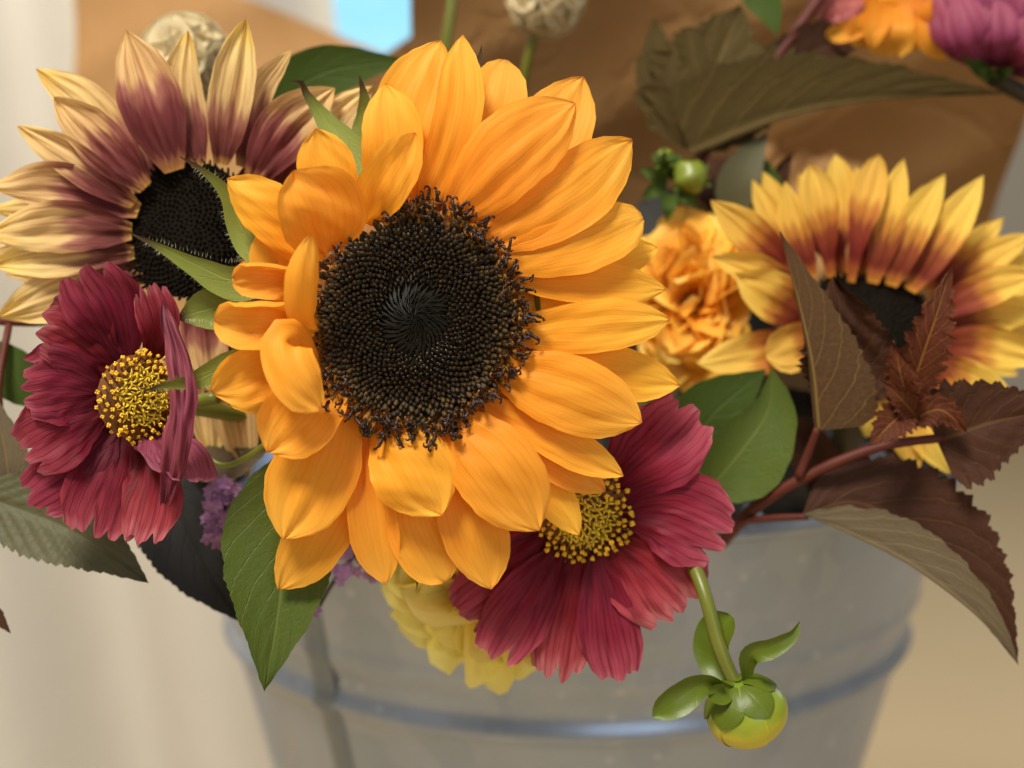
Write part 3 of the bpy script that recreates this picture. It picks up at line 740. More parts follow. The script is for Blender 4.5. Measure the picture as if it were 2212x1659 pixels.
for i, (sp, hw, o) in enumerate(BR):
    m = BRACTD if i >= 6 else BRACT
    k = dict(prof='lance', cup=.25, nu=26, nv=8, seed=100 + i); k.update(o)
    b_ = blade('bract', sun, sp, hw, m, **k)
    if i < 6:
        pts = [P(*p) for p in sp]; d = sum(depth(p) for p in pts) / len(pts)
        hairs(b_, 'bract_hairs', pts, hw * d / FPX, HAIR, 150, 300 + i)
blade('leaf', sun, [(640, 960, -1.5), (620, 1150, -1.2), (600, 1330, -.9), (571, 1495, -.5)], 128, GREEN, prof='leaf', cup=.16, nu=60, nv=14, serr=(26, .05), veins=(7, 2.6, .03), roll=(4, -8), asym=(.85, 1.08), seed=77, wave=.06)
tube('leaf_stalk', sun, [(580, 958, -1.0), (530, 990, -1.4), (480, 1005, -1.7), (425, 968, -1.9)], 9, 5, STEMG, n=14)
tube('leaf_stalk', sun, [(470, 858, -1.4), (400, 870, -1.8), (340, 880, -2.4)], 14, 14, STEMG, n=10)

# ------------------------------------------------------------------ dark velvet discs for the other two sunflowers
def dark_disc(parent, C, axis, r, n, seed, squash=1.0, jag=.0016):
    e1, e2 = frame(axis); rng = random.Random(seed); v, f = [], []
    for i in range(13):
        for k in range(40):
            q = i / 12; a = 2 * math.pi * k / 40
            v.append(C + (e1 * math.cos(a) + e2 * math.sin(a)) * r * q + axis * (.10 * r * math.cos(q * 1.5)))
    for i in range(12):
        for k in range(40): f.append((i * 40 + k, i * 40 + (k + 1) % 40, (i + 1) * 40 + (k + 1) % 40, (i + 1) * 40 + k))
    dd = mesh_obj('disc', v, f, VELVET, parent)
    v, f = [], []
    for i in range(n):
        q = math.sqrt((i + .5) / n); a = i * GA; rv = e1 * math.cos(a) + e2 * math.sin(a)
        p = C + rv * r * q * 1.02 + axis * (.10 * r * math.cos(q * 1.5))
        d = (axis + rv * (q - .2) * .9 + e1 * rng.uniform(-.3, .3) + e2 * rng.uniform(-.3, .3)).normalized()
        L = jag * (.5 + q * .9) * rng.uniform(.6, 1.3); wd = jag * .33
        a1 = d.orthogonal().normalized(); a2 = d.cross(a1); b = len(v)
        for k in range(4):
            th = k * math.pi / 2; v.append(p + (a1 * math.cos(th) + a2 * math.sin(th)) * wd)
        for k in range(4):
            th = k * math.pi / 2; v.append(p + d * L * .7 + (a1 * math.cos(th) + a2 * math.sin(th)) * wd * .8)
        v.append(p + d * L)
        for k in range(4):
            f.append((b + k, b + (k + 1) % 4, b + 4 + (k + 1) % 4, b + 4 + k)); f.append((b + 4 + k, b + 4 + (k + 1) % 4, b + 8))
    o = mesh_obj('disc_florets', v, f, VELVET2, dd); o['kind'] = 'stuff'

# dusky sunflower, upper left
C1 = P(402, 492, -3.0)
sl = thing('sunflower', C1, 'dusky bicolour sunflower with plum and pale yellow petals and black disc at left', 'sunflower', 'sunflowers in the bouquet')
dark_disc(sl, P(402, 495, -2.9), camvec(-.18, .12, 1), 150 * .349 / FPX, 620, 5)
LEFT = [
 ([(290, 440, -2.8), (165, 350, -2.2), (38, 271, -2.2)], 40, dict(cup=.3, roll=-10)),
 ([(310, 410, -3.1), (190, 235, -3.1), (79, 148, -3.0)], 54, dict(cup=.1)),
 ([(315, 405, -2.7), (215, 305, -2.3), (116, 211, -2.2)], 52, dict(cup=.25)),
 ([(375, 370, -2.7), (320, 225, -2.3), (272, 65, -2.3)], 66, dict(cup=.2, asym=(.9, 1.1))),
 ([(400, 360, -3.1), (370, 230, -3.2), (310, 100, -3.2)], 48, dict(cup=.1)),
 ([(430, 360, -2.9), (395, 190, -2.7), (405, 65, -2.6)], 42, dict(cup=.2)),
 ([(478, 355, -2.8), (500, 200, -2.3), (530, 41, -2.2)], 48, dict(cup=.25)),
 ([(520, 360, -3.1), (560, 200, -2.9), (630, 108, -2.7)], 32, dict(cup=.3)),
 ([(545, 390, -2.9), (625, 270, -2.6), (722, 190, -2.7)], 60, dict(cup=.15)),
 ([(590, 420, -3.2), (700, 290, -3.0), (808, 186, -3.2)], 54, dict(cup=.15)),
 ([(300, 455, -2.9), (150, 405, -2.4), (-20, 402, -2.2)], 52, dict(cup=.2)),
 ([(285, 500, -2.8), (140, 490, -2.3), (-28, 505, -2.2)], 56, dict(cup=.2)),
 ([(290, 545, -2.9), (150, 550, -2.6), (-20, 572, -2.5)], 44, dict(cup=.2)),
 ([(310, 590, -3.0), (160, 625, -2.9), (-5, 685, -2.8)], 58, dict(cup=.1)),
 ([(300, 560, -3.3), (140, 590, -3.4), (10, 592, -3.5)], 30, dict()),
 ([(435, 620, -3.1), (440, 735, -3.0), (455, 850, -3.1)], 50, dict(cup=.15)),
 ([(480, 640, -3.2), (505, 860, -3.6), (535, 1030, -4.1)], 56, dict(cup=.15)),
 ([(450, 650, -3.4), (450, 860, -3.9), (462, 1000, -4.3)], 52, dict(cup=.15)),
 ([(520, 640, -3.5), (580, 820, -4.0), (600, 960, -4.3)], 50, dict(cup=.15)),
]
for (x, y) in [(760, 230), (-20, 450), (-20, 545), (30, 640), (190, 200)]:
    LEFT.append(([(402 + (x - 402) * .26, 492 + (y - 492) * .27, -3.2), (402 + (x - 402) * .6, 492 + (y - 492) * .6, -3.45), (x, y, -3.6)], 42, dict(cup=.1)))
for i, (sp, hw, o) in enumerate(LEFT):
    k = dict(prof='ray', pleat=('sun', .16), wave=.14, crumple=.10, ragged=.03, nu=24, nv=20, seed=200 + i); k.update(o)
    blade('petal', sl, sp, hw * 1.02, DUSK, **k)
tube_world('stem', sl, [C1 + FWD * .006, C1 + FWD * .05 - UP * .03, C1 + FWD * .12 - UP * .10 + RIGHT * .03, in_bucket(-.06, -.02, .22)], .006, .006, STEMD, n=20)

# rust sunflower, right
C2 = P(1885, 685, -6.5)
sr = thing('sunflower', C2, 'yellow and rust bicolour sunflower behind the brown leaves at right', 'sunflower', 'sunflowers in the bouquet')
A2 = camvec(.15, .55, .8)
dark_disc(sr, P(1888, 680, -6.3), A2, 132 * .383 / FPX, 420, 9)
RIGHTS = [
 ([(1715, 600, -6.2), (1625, 510, -5.8), (1535, 432, -5.6)], 44, {}),
 ([(1735, 600, -6.8), (1670, 480, -6.9), (1625, 388, -6.8)], 32, {}),
 ([(1750, 590, -7.1), (1695, 470, -7.3), (1648, 370, -7.4)], 34, {}),
 ([(1755, 600, -6.6), (1715, 490, -6.5), (1696, 392, -6.3)], 32, {}),
 ([(1795, 600, -6.5), (1778, 470, -6.2), (1750, 356, -6.1)], 40, dict(prof='spoon')),
 ([(1805, 600, -7.0), (1822, 440, -7.2), (1805, 334, -7.2)], 34, dict(prof='spoon')),
 ([(1838, 610, -6.6), (1862, 470, -6.4), (1898, 334, -6.3)], 38, dict(prof='spoon')),
 ([(1870, 605, -7.0), (1890, 470, -7.2), (1880, 400, -7.2)], 34, {}),
 ([(1885, 612, -6.7), (1920, 470, -6.5), (1952, 342, -6.4)], 36, {}),
 ([(1925, 618, -6.6), (1972, 490, -6.3), (2041, 376, -6.1)], 40, {}),
 ([(1965, 628, -6.6), (2040, 510, -6.3), (2125, 379, -6.1)], 42, {}),
 ([(2010, 650, -6.9), (2115, 570, -6.9), (2235, 503, -6.9)], 36, {}),
 ([(2020, 680, -6.5), (2130, 622, -6.3), (2250, 588, -6.1)], 40, {}),
 ([(2020, 710, -6.8), (2140, 678, -6.8), (2260, 672, -6.8)], 42, {}),
 ([(2015, 740, -6.4), (2130, 745, -6.2), (2260, 778, -6.1)], 44, {}),
 ([(1990, 760, -6.3), (2080, 815, -6.0), (2190, 860, -5.8)], 44, {}),
 ([(1965, 780, -6.3), (2040, 860, -5.9), (2130, 935, -5.7)], 44, {}),
 ([(1945, 800, -6.4), (2000, 920, -6.0), (2052, 1024, -5.9)], 48, {}),
 ([(1920, 800, -6.5), (1950, 920, -6.2), (1985, 1014, -6.1)], 44, {}),
 ([(1890, 800, -6.6), (1890, 880, -6.4), (1870, 945, -6.3)], 44, {}),
 ([(1745, 650, -6.4), (1640, 590, -5.9), (1538, 552, -5.7)], 40, {}),
 ([(1755, 690, -6.2), (1672, 640, -5.7), (1588, 590, -5.5)], 56, {}),
 ([(1760, 745, -6.3), (1630, 765, -5.8), (1506, 786, -5.6)], 50, {}),
 ([(1800, 745, -6.1), (1730, 748, -5.6), (1655, 768, -5.4)], 52, dict(prof='blunt')),
]
for (x, y) in [(1725, 375), (1850, 360), (1925, 375), (1995, 400), (2170, 470), (2240, 545), (2250, 630), (2250, 730), (2200, 810)]:
    RIGHTS.append(([(1885 + (x - 1885) * .38, 680 + (y - 680) * .28, -6.9), (1885 + (x - 1885) * .68, 680 + (y - 680) * .6, -7.2), (x, y, -7.4)], 34, {}))
for i, (sp, hw, o) in enumerate(RIGHTS):
    k = dict(prof='ray', pleat=('sun', .14), wave=.10, crumple=.08, ragged=.03, nu=18, nv=12, seed=260 + i, cup=.25); k.update(o)
    blade('petal', sr, sp, hw, RUST, **k)
tube_world('stem', sr, [C2 + FWD * .006, C2 + FWD * .03 - UP * .04, C2 + FWD * .08 - UP * .11 - RIGHT * .02, in_bucket(.06, -.02, .22)], .005, .006, STEMD, n=20)

# ------------------------------------------------------------------ cosmos flowers
stam_me = []
for k in range(5):
    r2 = random.Random(90 + k); parts = []
    b = Vector((r2.uniform(-.25, .25), r2.uniform(-.25, .25), 0))
    p = [Vector((0, 0, -.6)), Vector((0, 0, .2)) + b * .2, Vector((0, 0, 1.0)) + b * .7]
    v_, f_ = tube_raw(p, [.13, .15, .15], 5); parts.append((v_, f_, 1))
    top = p[-1]
    for q in range(4):                   # pollen knob of small lobes
        a = q * math.pi / 2 + r2.uniform(-.4, .4); c = top + Vector((math.cos(a) * .17, math.sin(a) * .17, .1 + .08 * (q % 2)))
        v_, f_ = tube_raw([c - Vector((0, 0, .2)), c, c + Vector((0, 0, .16)), c + Vector((math.cos(a) * .1, math.sin(a) * .1, .30))], [.10, .20, .18, .05], 5); parts.append((v_, f_, 0))
    stam_me.append(join_mesh('stamen', parts, [STAM, STAMD]))
inner_me = []
for k in range(4):
    r2 = random.Random(120 + k); parts = []
    for q in range(3):
        a = q * 2.1 + r2.uniform(-.4, .4)
        p = [Vector((0, 0, -.5)), Vector((math.cos(a) * .15, math.sin(a) * .15, .3)), Vector((math.cos(a) * .35, math.sin(a) * .35, .8)), Vector((math.cos(a) * .75, math.sin(a) * .75, .95))]
        v_, f_ = tube_raw(p, [.20, .18, .15, .06], 5); parts.append((v_, f_, 0))
    inner_me.append(join_mesh('inner_stamen', parts, [POLL, STAMD]))
def cosmos_centre(parent, C, axis, r, seed, n=150, dome=.30):
    e1, e2 = frame(axis); rng = random.Random(seed); v, f = [], []
    for i in range(9):
        for k in range(28):
            q = i / 8; a = 2 * math.pi * k / 28
            v.append(C + (e1 * math.cos(a) + e2 * math.sin(a)) * r * q + axis * (dome * r * math.cos(q * math.pi / 2) - .0008))
    for i in range(8):
        for k in range(28): f.append((i * 28 + k, i * 28 + (k + 1) % 28, (i + 1) * 28 + (k + 1) % 28, (i + 1) * 28 + k))
    cen = mesh_obj('flower_centre', v, f, STAMD, parent)
    for i in range(n):
        q = math.sqrt((i + .5) / n); a = i * GA; rv = e1 * math.cos(a) + e2 * math.sin(a)
        p = C + rv * r * q + axis * (dome * r * math.cos(q * math.pi / 2))
        d = (axis + rv * (.1 + .75 * q * q) + e1 * rng.uniform(-.2, .2) + e2 * rng.uniform(-.2, .2)).normalized()
        if q < .62: place('inner_stamen', inner_me[rng.randrange(4)], cen, p, d, rng.uniform(0, 6.28), r * .16 * rng.uniform(.9, 1.25))
        else: place('stamen', stam_me[rng.randrange(5)], cen, p, d, rng.uniform(0, 6.28), r * .165 * rng.uniform(.8, 1.2))
def cosmos_petals(parent, data, base_seed):
    for i, (sp, hw, o) in enumerate(data):
        k = dict(prof='cosmos', pleat=(3.3 + (i % 3) * .6, .010), rag=((3, 4, 5, 4, 3, 5)[i % 6], .15, .10), wave=.12, crumple=.05, ragged=.015, nu=36, nv=40, seed=base_seed + i, cup=.05)
        mat = CRIM if base_seed == 430 else CRIMD; hw *= 1.12 if base_seed == 430 else 1.04
        o = dict(o)
        if 'mat' in o: mat = o.pop('mat')
        k.update(o); blade('petal', parent, sp, hw, mat, **k)
CC1 = P(285, 862, -.6)
co = thing('cosmos_flower', CC1, 'crimson cosmos with yellow centre and folded right petals at far left', 'cosmos', 'crimson cosmos flowers')
cosmos_centre(co, P(300, 858, -.5), camvec(.68, -.02, .73), 92 * .326 / FPX, 11)
cosmos_petals(co, [
 ([(280, 790, -1.0), (240, 670, -.4), (178, 570, .2)], 92, dict(asym=(1, .8))),
 ([(250, 800, -.9), (155, 722, -.2), (80, 695, .3)], 88, {}),
 ([(235, 850, -.7), (135, 830, .0), (40, 838, .4)], 88, {}),
 ([(235, 890, -.7), (135, 930, .0), (42, 985, .3)], 80, {}),
 ([(250, 920, -.9), (160, 1020, -.3), (62, 1092, .0)], 78, {}),
 ([(280, 930, -1.0), (240, 1060, -.5), (205, 1172, -.2)], 94, {}),
 ([(320, 930, -1.0), (335, 1050, -.4), (300, 1185, .1)], 60, dict(roll=30)),
 ([(330, 920, -.9), (375, 985, -.2), (398, 1040, .6)], 70, dict(roll=-35, mat=CRIMB)),
 ([(318, 790, -1.0), (345, 715, -.6), (318, 610, -.3)], 44, dict(roll=15)),
 ([(358, 1090, .4), (384, 960, .8), (390, 800, .9), (352, 650, .8)], 34, dict(mat=CRIMB, prof='sun', cup=-.5, rag=None, pleat=(2.5, .10), crumple=.45, wave=.45, ragged=.16, curl=(-60, 90))),
], 400)
tube_world('stem', co, [CC1 + FWD * .008, CC1 + FWD * .03 + RIGHT * .02 - UP * .005, CC1 + FWD * .13 + RIGHT * .05 - UP * .02, in_bucket(-.07, -.02, .25)], .0022, .0026, STEMG, n=18)
CC2 = P(1262, 1115, -2.2)
cr = thing('cosmos_flower', CC2, 'crimson cosmos with yellow centre just below the golden sunflower', 'cosmos', 'crimson cosmos flowers')
cosmos_centre(cr, P(1262, 1112, -2.1), camvec(.05, -.25, .95), 96 * .341 / FPX, 12)
cosmos_petals(cr, [
 ([(1300, 1065, -2.3), (1410, 975, -1.9), (1515, 878, -1.8)], 88, {}),
 ([(1330, 1110, -2.2), (1450, 1110, -1.8), (1582, 1168, -1.7)], 92, {}),
 ([(1310, 1160, -2.3), (1410, 1235, -2.0), (1485, 1325, -2.0)], 100, {}),
 ([(1285, 1185, -2.2), (1310, 1330, -1.9), (1335, 1475, -2.0)], 62, dict(rag=(3, .12, .10))),
 ([(1255, 1190, -2.3), (1222, 1330, -2.1), (1198, 1478, -2.1)], 66, dict(rag=(4, .14, .12))),
 ([(1215, 1175, -2.3), (1130, 1310, -2.0), (1058, 1432, -2.0)], 66, dict(rag=(3, .12, .10))),
 ([(1195, 1150, -2.5), (1090, 1260, -2.5), (985, 1340, -2.5)], 84, {}),
 ([(1200, 1100, -2.6), (1110, 1080, -2.6), (1020, 1060, -2.8)], 84, {}),
 ([(1240, 1050, -2.6), (1200, 960, -2.7), (1170, 880, -2.9)], 80, {}),
 ([(1300, 1090, -2.6), (1400, 1040, -2.6), (1480, 1010, -2.7)], 60, {}),
], 430)
tube_world('stem', cr, [CC2 + FWD * .008, CC2 + FWD * .05 - UP * .012, CC2 + FWD * .12 - UP * .02, in_bucket(.02, -.06, .25)], .0022, .0026, STEMG, n=18)

# ------------------------------------------------------------------ ruffled flowers
def ruffled(name, label, cat, C, axis, r, n, mat, seed, stretch=1.0, calyx=True, th0=12, th1=100, wid=.34, grp=None, crum=.12):
    o = thing(name, C, label, cat, grp); rng = random.Random(seed); e1, e2 = frame(axis)
    for i in range(n):
        q = math.sqrt((i + .6) / n); a = i * GA + rng.uniform(-.2, .2)
        th = R(th0 + (th1 - th0) * q + rng.uniform(-8, 8))
        rv = e1 * math.cos(a) + e2 * math.sin(a) * stretch
        L = r * (.55 + .45 * q) * rng.uniform(.88, 1.1)
        d1 = axis * math.cos(th * .45) + rv * math.sin(th * .45); d2 = axis * math.cos(th) + rv * math.sin(th)
        p0 = C + rv * r * .06; p1 = p0 + d1 * L * .5; p2 = p1 + d2 * L * .55
        blade_world('petal', o, [p0, p1, p2], r * wid * rng.uniform(.8, 1.2), mat, (axis * 1.0 - rv * .6).normalized(), prof='spoon' if rng.random() < .5 else 'blunt',
                    roll=rng.uniform(-25, 25), cup=rng.uniform(.3, .8), wave=.35, nu=12, nv=8, seed=seed * 50 + i, crumple=crum, squash=False)
    return o
om = ruffled('dahlia', 'ruffled orange dahlia between the golden sunflower and the rust one', 'dahlia', P(1495, 650, -9.2), camvec(-.25, .05, 1), 165 * .40 / FPX, 46, ORAN, 31, stretch=1.40, wid=.36, crum=.03)
tube_world('stem', om, [om.location + FWD * .004, om.location + FWD * .04 - UP * .06, in_bucket(.02, 0, .24)], .003, .003, STEMD)
yl = ruffled('dahlia', 'ruffled pale yellow dahlia hanging over the bucket front under the crimson cosmos', 'dahlia', P(1105, 1200, -5.8), camvec(-.02, -.20, .97), 290 * .378 / FPX, 56, LEMON, 33, stretch=.88, wid=.30, crum=.05, th0=55, th1=112)
tube_world('stem', yl, [yl.location + FWD * .004, yl.location + FWD * .05 + UP * .03, in_bucket(-.02, -.09, .36), in_bucket(-.01, -.04, .25)], .003, .003, STEMD)
# top right corner flowers
mg = thing('dahlia', P(2140, 150, -9), 'magenta pink flower head cut off by the top right corner', 'dahlia')
for i, (x, y, ww, hw) in enumerate([(2015, -40, -9, 46), (2060, -80, -8.6, 46), (2120, -110, -8.3, 50), (2180, -90, -8.2, 50), (2240, -60, -8.2, 50), (2290, 0, -8.4, 50), (2300, 70, -8.6, 46), (2070, -10, -8.0, 44), (2150, 0, -7.8, 48), (2230, 20, -7.8, 48)]):
    bx = 2150 + (x - 2150) * .18
    blade('petal', mg, [(bx, 152 - abs(i - 5) * 2, -9), ((bx + x) / 2 - (2150 - x) * .06, (150 + y) / 2 + 15, (-9 + ww) / 2 + .7), (x, y, ww)], hw, MAGE, prof='blunt', cup=-.3, pleat=(2.5, .08), nu=14, nv=10, seed=600 + i)
for i, (x, y) in enumerate([(2075, 128), (2110, 160), (2150, 168), (2190, 160)]):
    blade('bract', mg, [(2145, 170, -9.2), ((x + 2145) / 2, (y + 170) / 2 - 6, -8.6), (x, y - 14, -8.3)], 16, GREENB, prof='leaf', nu=10, nv=6, seed=620 + i)
tube_world('stem', mg, [P(2145, 168, -9.2), P(2330, 320, -11), P(2350, 800, -14), P(2050, 980, -18), in_bucket(.08, .02, .3)], .003, .003, STEMD)
og = thing('orange_flower', P(1960, 60, -9.5), 'orange flower with drooping petals at the top edge beside the magenta head', 'flower')
for i, (a, b, c, hw) in enumerate([((1930, -20), (1920, 60), (1935, 118), 52), ((1990, -10), (2010, 60), (2062, 122), 40), ((1905, 10), (1880, 60), (1850, 102), 34), ((1900, 20), (1850, 60), (1785, 78), 22), ((1980, -30), (1965, 30), (1970, 112), 46), ((1900, -40), (1900, 0), (1915, 50), 34), ((1980, -40), (1950, 0), (1930, 30), 30)]):
    blade('petal', og, [(a[0], a[1], -9.6), (b[0], b[1], -8.7 - .1 * i), (c[0], c[1], -9.2 - .1 * i)], hw, AMBER, prof='blunt', cup=.3, wave=.3, nu=14, nv=8, seed=640 + i)
tube_world('stem', og, [P(1950, 0, -9.9), P(2060, -90, -11), P(2340, 60, -12), P(2390, 800, -15), P(2050, 990, -19), in_bucket(.07, .03, .3)], .003, .003, STEMD)
pk = thing('pink_flower', P(1830, 30, -10.2), 'dusty pink bloom peeking in at the top edge above the olive leaf', 'flower')
for i, (x, y) in enumerate([(1775, 50), (1800, 75), (1850, 85), (1880, 60), (1890, 10), (1830, 40), (1800, 10)]):
    blade('petal', pk, [(1840, -20, -10.4), ((x + 1840) / 2, (y - 20) / 2, -9.8), (x, y, -10)], 30, PINK, prof='blunt', cup=.3, wave=.3, nu=10, nv=8, seed=660 + i)
tube_world('stem', pk, [P(1840, -15, -10.6), P(1950, -110, -12), P(2330, 0, -13), P(2400, 800, -16), P(2050, 1000, -20), in_bucket(.05, .03, .3)], .003, .003, STEMD)

# ------------------------------------------------------------------ ninebark branches
nb = thing('ninebark_branch', P(1620, 1105, -6), 'red stemmed branch with brown green leaves hanging over the right bucket rim', 'branch', 'brown leaved branches')
tube('stem', nb, [(1560, 1170, -8), (1640, 1090, -5.0), (1760, 1020, -4.0), (1900, 965, -3.5), (2040, 945, -3.2)], 16, 9, STEMR, n=26, lump=.05)
tube('stem', nb, [(1725, 1030, -4.0), (1745, 980, -3.8), (1766, 925, -3.4)], 11, 7, STEMR, n=10)
tube('stem', nb, [(1600, 1125, -5.5), (1680, 1118, -4.6), (1745, 1116, -4.0)], 8, 7, STEMR, n=10)
blade('leaf', nb, [(1767, 930, -3.4), (1752, 780, -3.0), (1722, 640, -2.8), (1684, 500, -2.7)], 132, NINE, prof='tri', asym=(.06, 1.0), roll=(0, 8), cup=-.05, nu=70, nv=20, serr=(16, .10), veins=(6, 2.4, .02), seed=701)
blade('leaf', nb, [(1800, 900, -4.0), (1830, 800, -3.6), (1820, 700, -3.4), (1800, 595, -3.3)], 104, BROWN, prof='leaf', cup=.3, crumple=.20, wave=.4, nu=70, nv=16, serr=(15, .16), veins=(7, 2.4, .04), seed=702)
blade('leaf', nb, [(1955, 900, -3.2), (1990, 780, -2.6), (2020, 690, -2.3), (2056, 578, -2.2)], 54, YOUNG, prof='leaf', cup=.15, crumple=.06, wave=.12, nu=110, nv=14, serr=(10, .42), veins=(9, 2, .06), seed=703, roll=15)
blade('leaf', nb, [(1960, 905, -3.0), (1950, 830, -2.5), (1930, 735, -2.3)], 40, YOUNG, prof='leaf', cup=.2, crumple=.08, wave=.15, nu=90, nv=14, serr=(8, .42), veins=(7, 2, .06), seed=704, roll=-20)
blade('leaf', nb, [(1960, 915, -3.0), (2030, 885, -2.5), (2090, 935, -2.4)], 36, YOUNG, prof='leaf', cup=.2, crumple=.08, wave=.15, nu=90, nv=12, serr=(9, .42), veins=(7, 2, .06), seed=705)
blade('leaf', nb, [(1970, 880, -2.9), (1925, 915, -2.4), (1878, 965, -2.4)], 44, YOUNG, prof='leaf', cup=.2, crumple=.08, wave=.15, nu=90, nv=12, serr=(8, .40), veins=(6, 2, .06), seed=706)
blade('leaf', nb, [(1985, 905, -2.8), (1945, 860, -2.2), (1905, 820, -2.2)], 30, YOUNG, prof='leaf', cup=.2, crumple=.08, wave=.15, nu=90, nv=12, serr=(8, .42), veins=(6, 2, .06), seed=716)
blade('leaf', nb, [(2025, 955, -3.2), (2130, 915, -2.8), (2230, 895, -2.7), (2330, 880, -2.7)], 118, BROWN, prof='tri', cup=.12, roll=(6, 12), crumple=.03, nu=80, nv=18, serr=(11, .20), veins=(6, 2.4, .03), seed=707)
blade('leaf', nb, [(1735, 1112, -4.0), (1850, 1085, -4.1), (2000, 1160, -3.9), (2100, 1270, -3.6), (2200, 1436, -3.2)], 128, BROWN, prof='leaf', asym=(1.05, .35), cup=.10, roll=(-8, 8), nu=130, nv=18, serr=(17, .17), veins=(9, 2.6, .03), seed=708)
blade('leaf', nb, [(1733, 1112, -3.8), (1830, 1148, -3.55), (1960, 1212, -3.3), (2080, 1300, -3.0), (2150, 1370, -2.9), (2201, 1438, -2.9)], 112, TANL, prof='leaf', asym=(.74, .05), cup=.05, nu=80, nv=16, serr=(9, .10), veins=(7, 2.6, .03), seed=709, roll=10)
nt_ = thing('ninebark_branch', P(1500, 330, -9), 'dark olive brown leafy branch with red stem across the upper right paper', 'branch', 'brown leaved branches')
tube('stem', nt_, [(1790, -30, -9.5), (1700, 95, -9.6), (1620, 205, -9.8), (1520, 330, -10), (1440, 520, -12), (1420, 800, -18)], 13, 16, STEMR, n=24)
blade('leaf', nt_, [(1492, 325, -9), (1535, 180, -8.8), (1600, 10, -9.2)], 140, OLIVT, prof='leaf', cup=.15, nu=90, nv=16, serr=(5, .30), veins=(5, 2.2, .04), seed=720)
blade('leaf', nt_, [(1490, 322, -9), (1432, 180, -8.8), (1412, 38, -9)], 66, OLIVT, prof='leaf', cup=.15, nu=70, nv=12, serr=(5, .25), veins=(5, 2.2, .04), seed=721)
blade('leaf', nt_, [(1490, 328, -8.6), (1690, 250, -8.2), (1900, 212, -8), (2170, 203, -8.2)], 150, OLIVT, prof='tri', asym=(1.0, .06), cup=.06, nu=100, nv=16, serr=(8, .14), veins=(8, 2.4, .03), seed=722)
blade('leaf', nt_, [(1494, 325, -9.4), (1610, 205, -9.3), (1722, 70, -9.6)], 84, OLIVT, prof='leaf', cup=.2, nu=70, nv=14, serr=(6, .22), veins=(6, 2.2, .04), seed=727)
blade('leaf', nt_, [(1660, 190, -9.8), (1760, 110, -9.6), (1880, 70, -9.8)], 66, BROWN, prof='leaf', cup=.2, nu=60, nv=12, serr=(7, .2), veins=(6, 2.2, .04), seed=728)
blade('leaf', nt_, [(1600, -50, -10), (1655, 10, -9.8), (1680, 78, -9.7)], 36, GREENB, prof='leaf', nu=30, nv=8, seed=723)
blade('leaf', nt_, [(1575, 480, -9), (1600, 380, -8.6), (1658, 283, -8.6)], 46, OLIVE, prof='leaf', cup=.2, nu=30, nv=8, seed=724)
blade('leaf', nt_, [(1640, 470, -9.2), (1650, 400, -9), (1640, 330, -9)], 40, GREENB, prof='leaf', cup=.2, nu=30, nv=8, seed=725)
blade('leaf', nt_, [(1680, 420, -9.2), (1690, 370, -9), (1715, 330, -9)], 18, BROWN, prof='leaf', cup=.6, crumple=.4, wave=.5, nu=40, nv=8, serr=(9, .3), seed=726)

# branch at lower left
nl_ = thing('ninebark_branch', P(30, 1120, -3), 'olive serrated leaf branch hanging below the left cosmos', 'branch', 'brown leaved branches')
blade('leaf', nl_, [(-70, 1060, -2.4), (110, 1125, -2.1), (220, 1185, -2.0), (322, 1260, -1.9)], 92, OLIVE, prof='leaf', cup=.08, nu=120, nv=18, serr=(20, .12), veins=(10, 3.0, .07), seed=731)
blade('leaf', nl_, [(20, 1170, -2.8), (14, 1000, -2.6), (-20, 840, -2.6)], 52, TANL, prof='leaf', cup=.2, nu=50, nv=10, serr=(10, .08), veins=(7, 2.2, .04), seed=732)
blade('leaf', nl_, [(-90, 1270, -2.2), (-20, 1320, -2.0), (24, 1369, -1.9)], 24, BROWN, prof='leaf', nu=50, nv=8, serr=(9, .2), seed=733)
blade('leaf', nl_, [(75, 880, -4.2), (25, 800, -4.0), (-40, 725, -4.0)], 52, GREENB, prof='leaf', cup=.2, nu=30, nv=8, seed=734)
tube('stem', nl_, [(120, 692, -4.4), (60, 696, -4.2), (-40, 690, -4)], 10, 10, STEMR, n=10)
tube('stem', nl_, [(20, 700, -4.0), (5, 780, -3.7), (-4, 860, -3.2), (20, 1000, -3.1), (60, 1120, -3.4), (200, 1150, -6), (480, 1130, -14)], 8, 9, STEMR, n=24)
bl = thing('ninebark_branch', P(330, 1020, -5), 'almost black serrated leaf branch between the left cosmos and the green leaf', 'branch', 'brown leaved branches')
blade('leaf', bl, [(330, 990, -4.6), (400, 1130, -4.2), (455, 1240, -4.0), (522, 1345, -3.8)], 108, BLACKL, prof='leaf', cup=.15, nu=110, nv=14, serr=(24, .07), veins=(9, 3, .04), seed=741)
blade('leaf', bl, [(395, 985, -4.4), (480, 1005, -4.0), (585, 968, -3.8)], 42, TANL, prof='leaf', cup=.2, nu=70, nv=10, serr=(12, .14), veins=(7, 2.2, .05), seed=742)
tube('stem', bl, [(335, 995, -4.6), (420, 960, -6), (560, 950, -12), (700, 1000, -18)], 9, 9, STEMR, n=16)

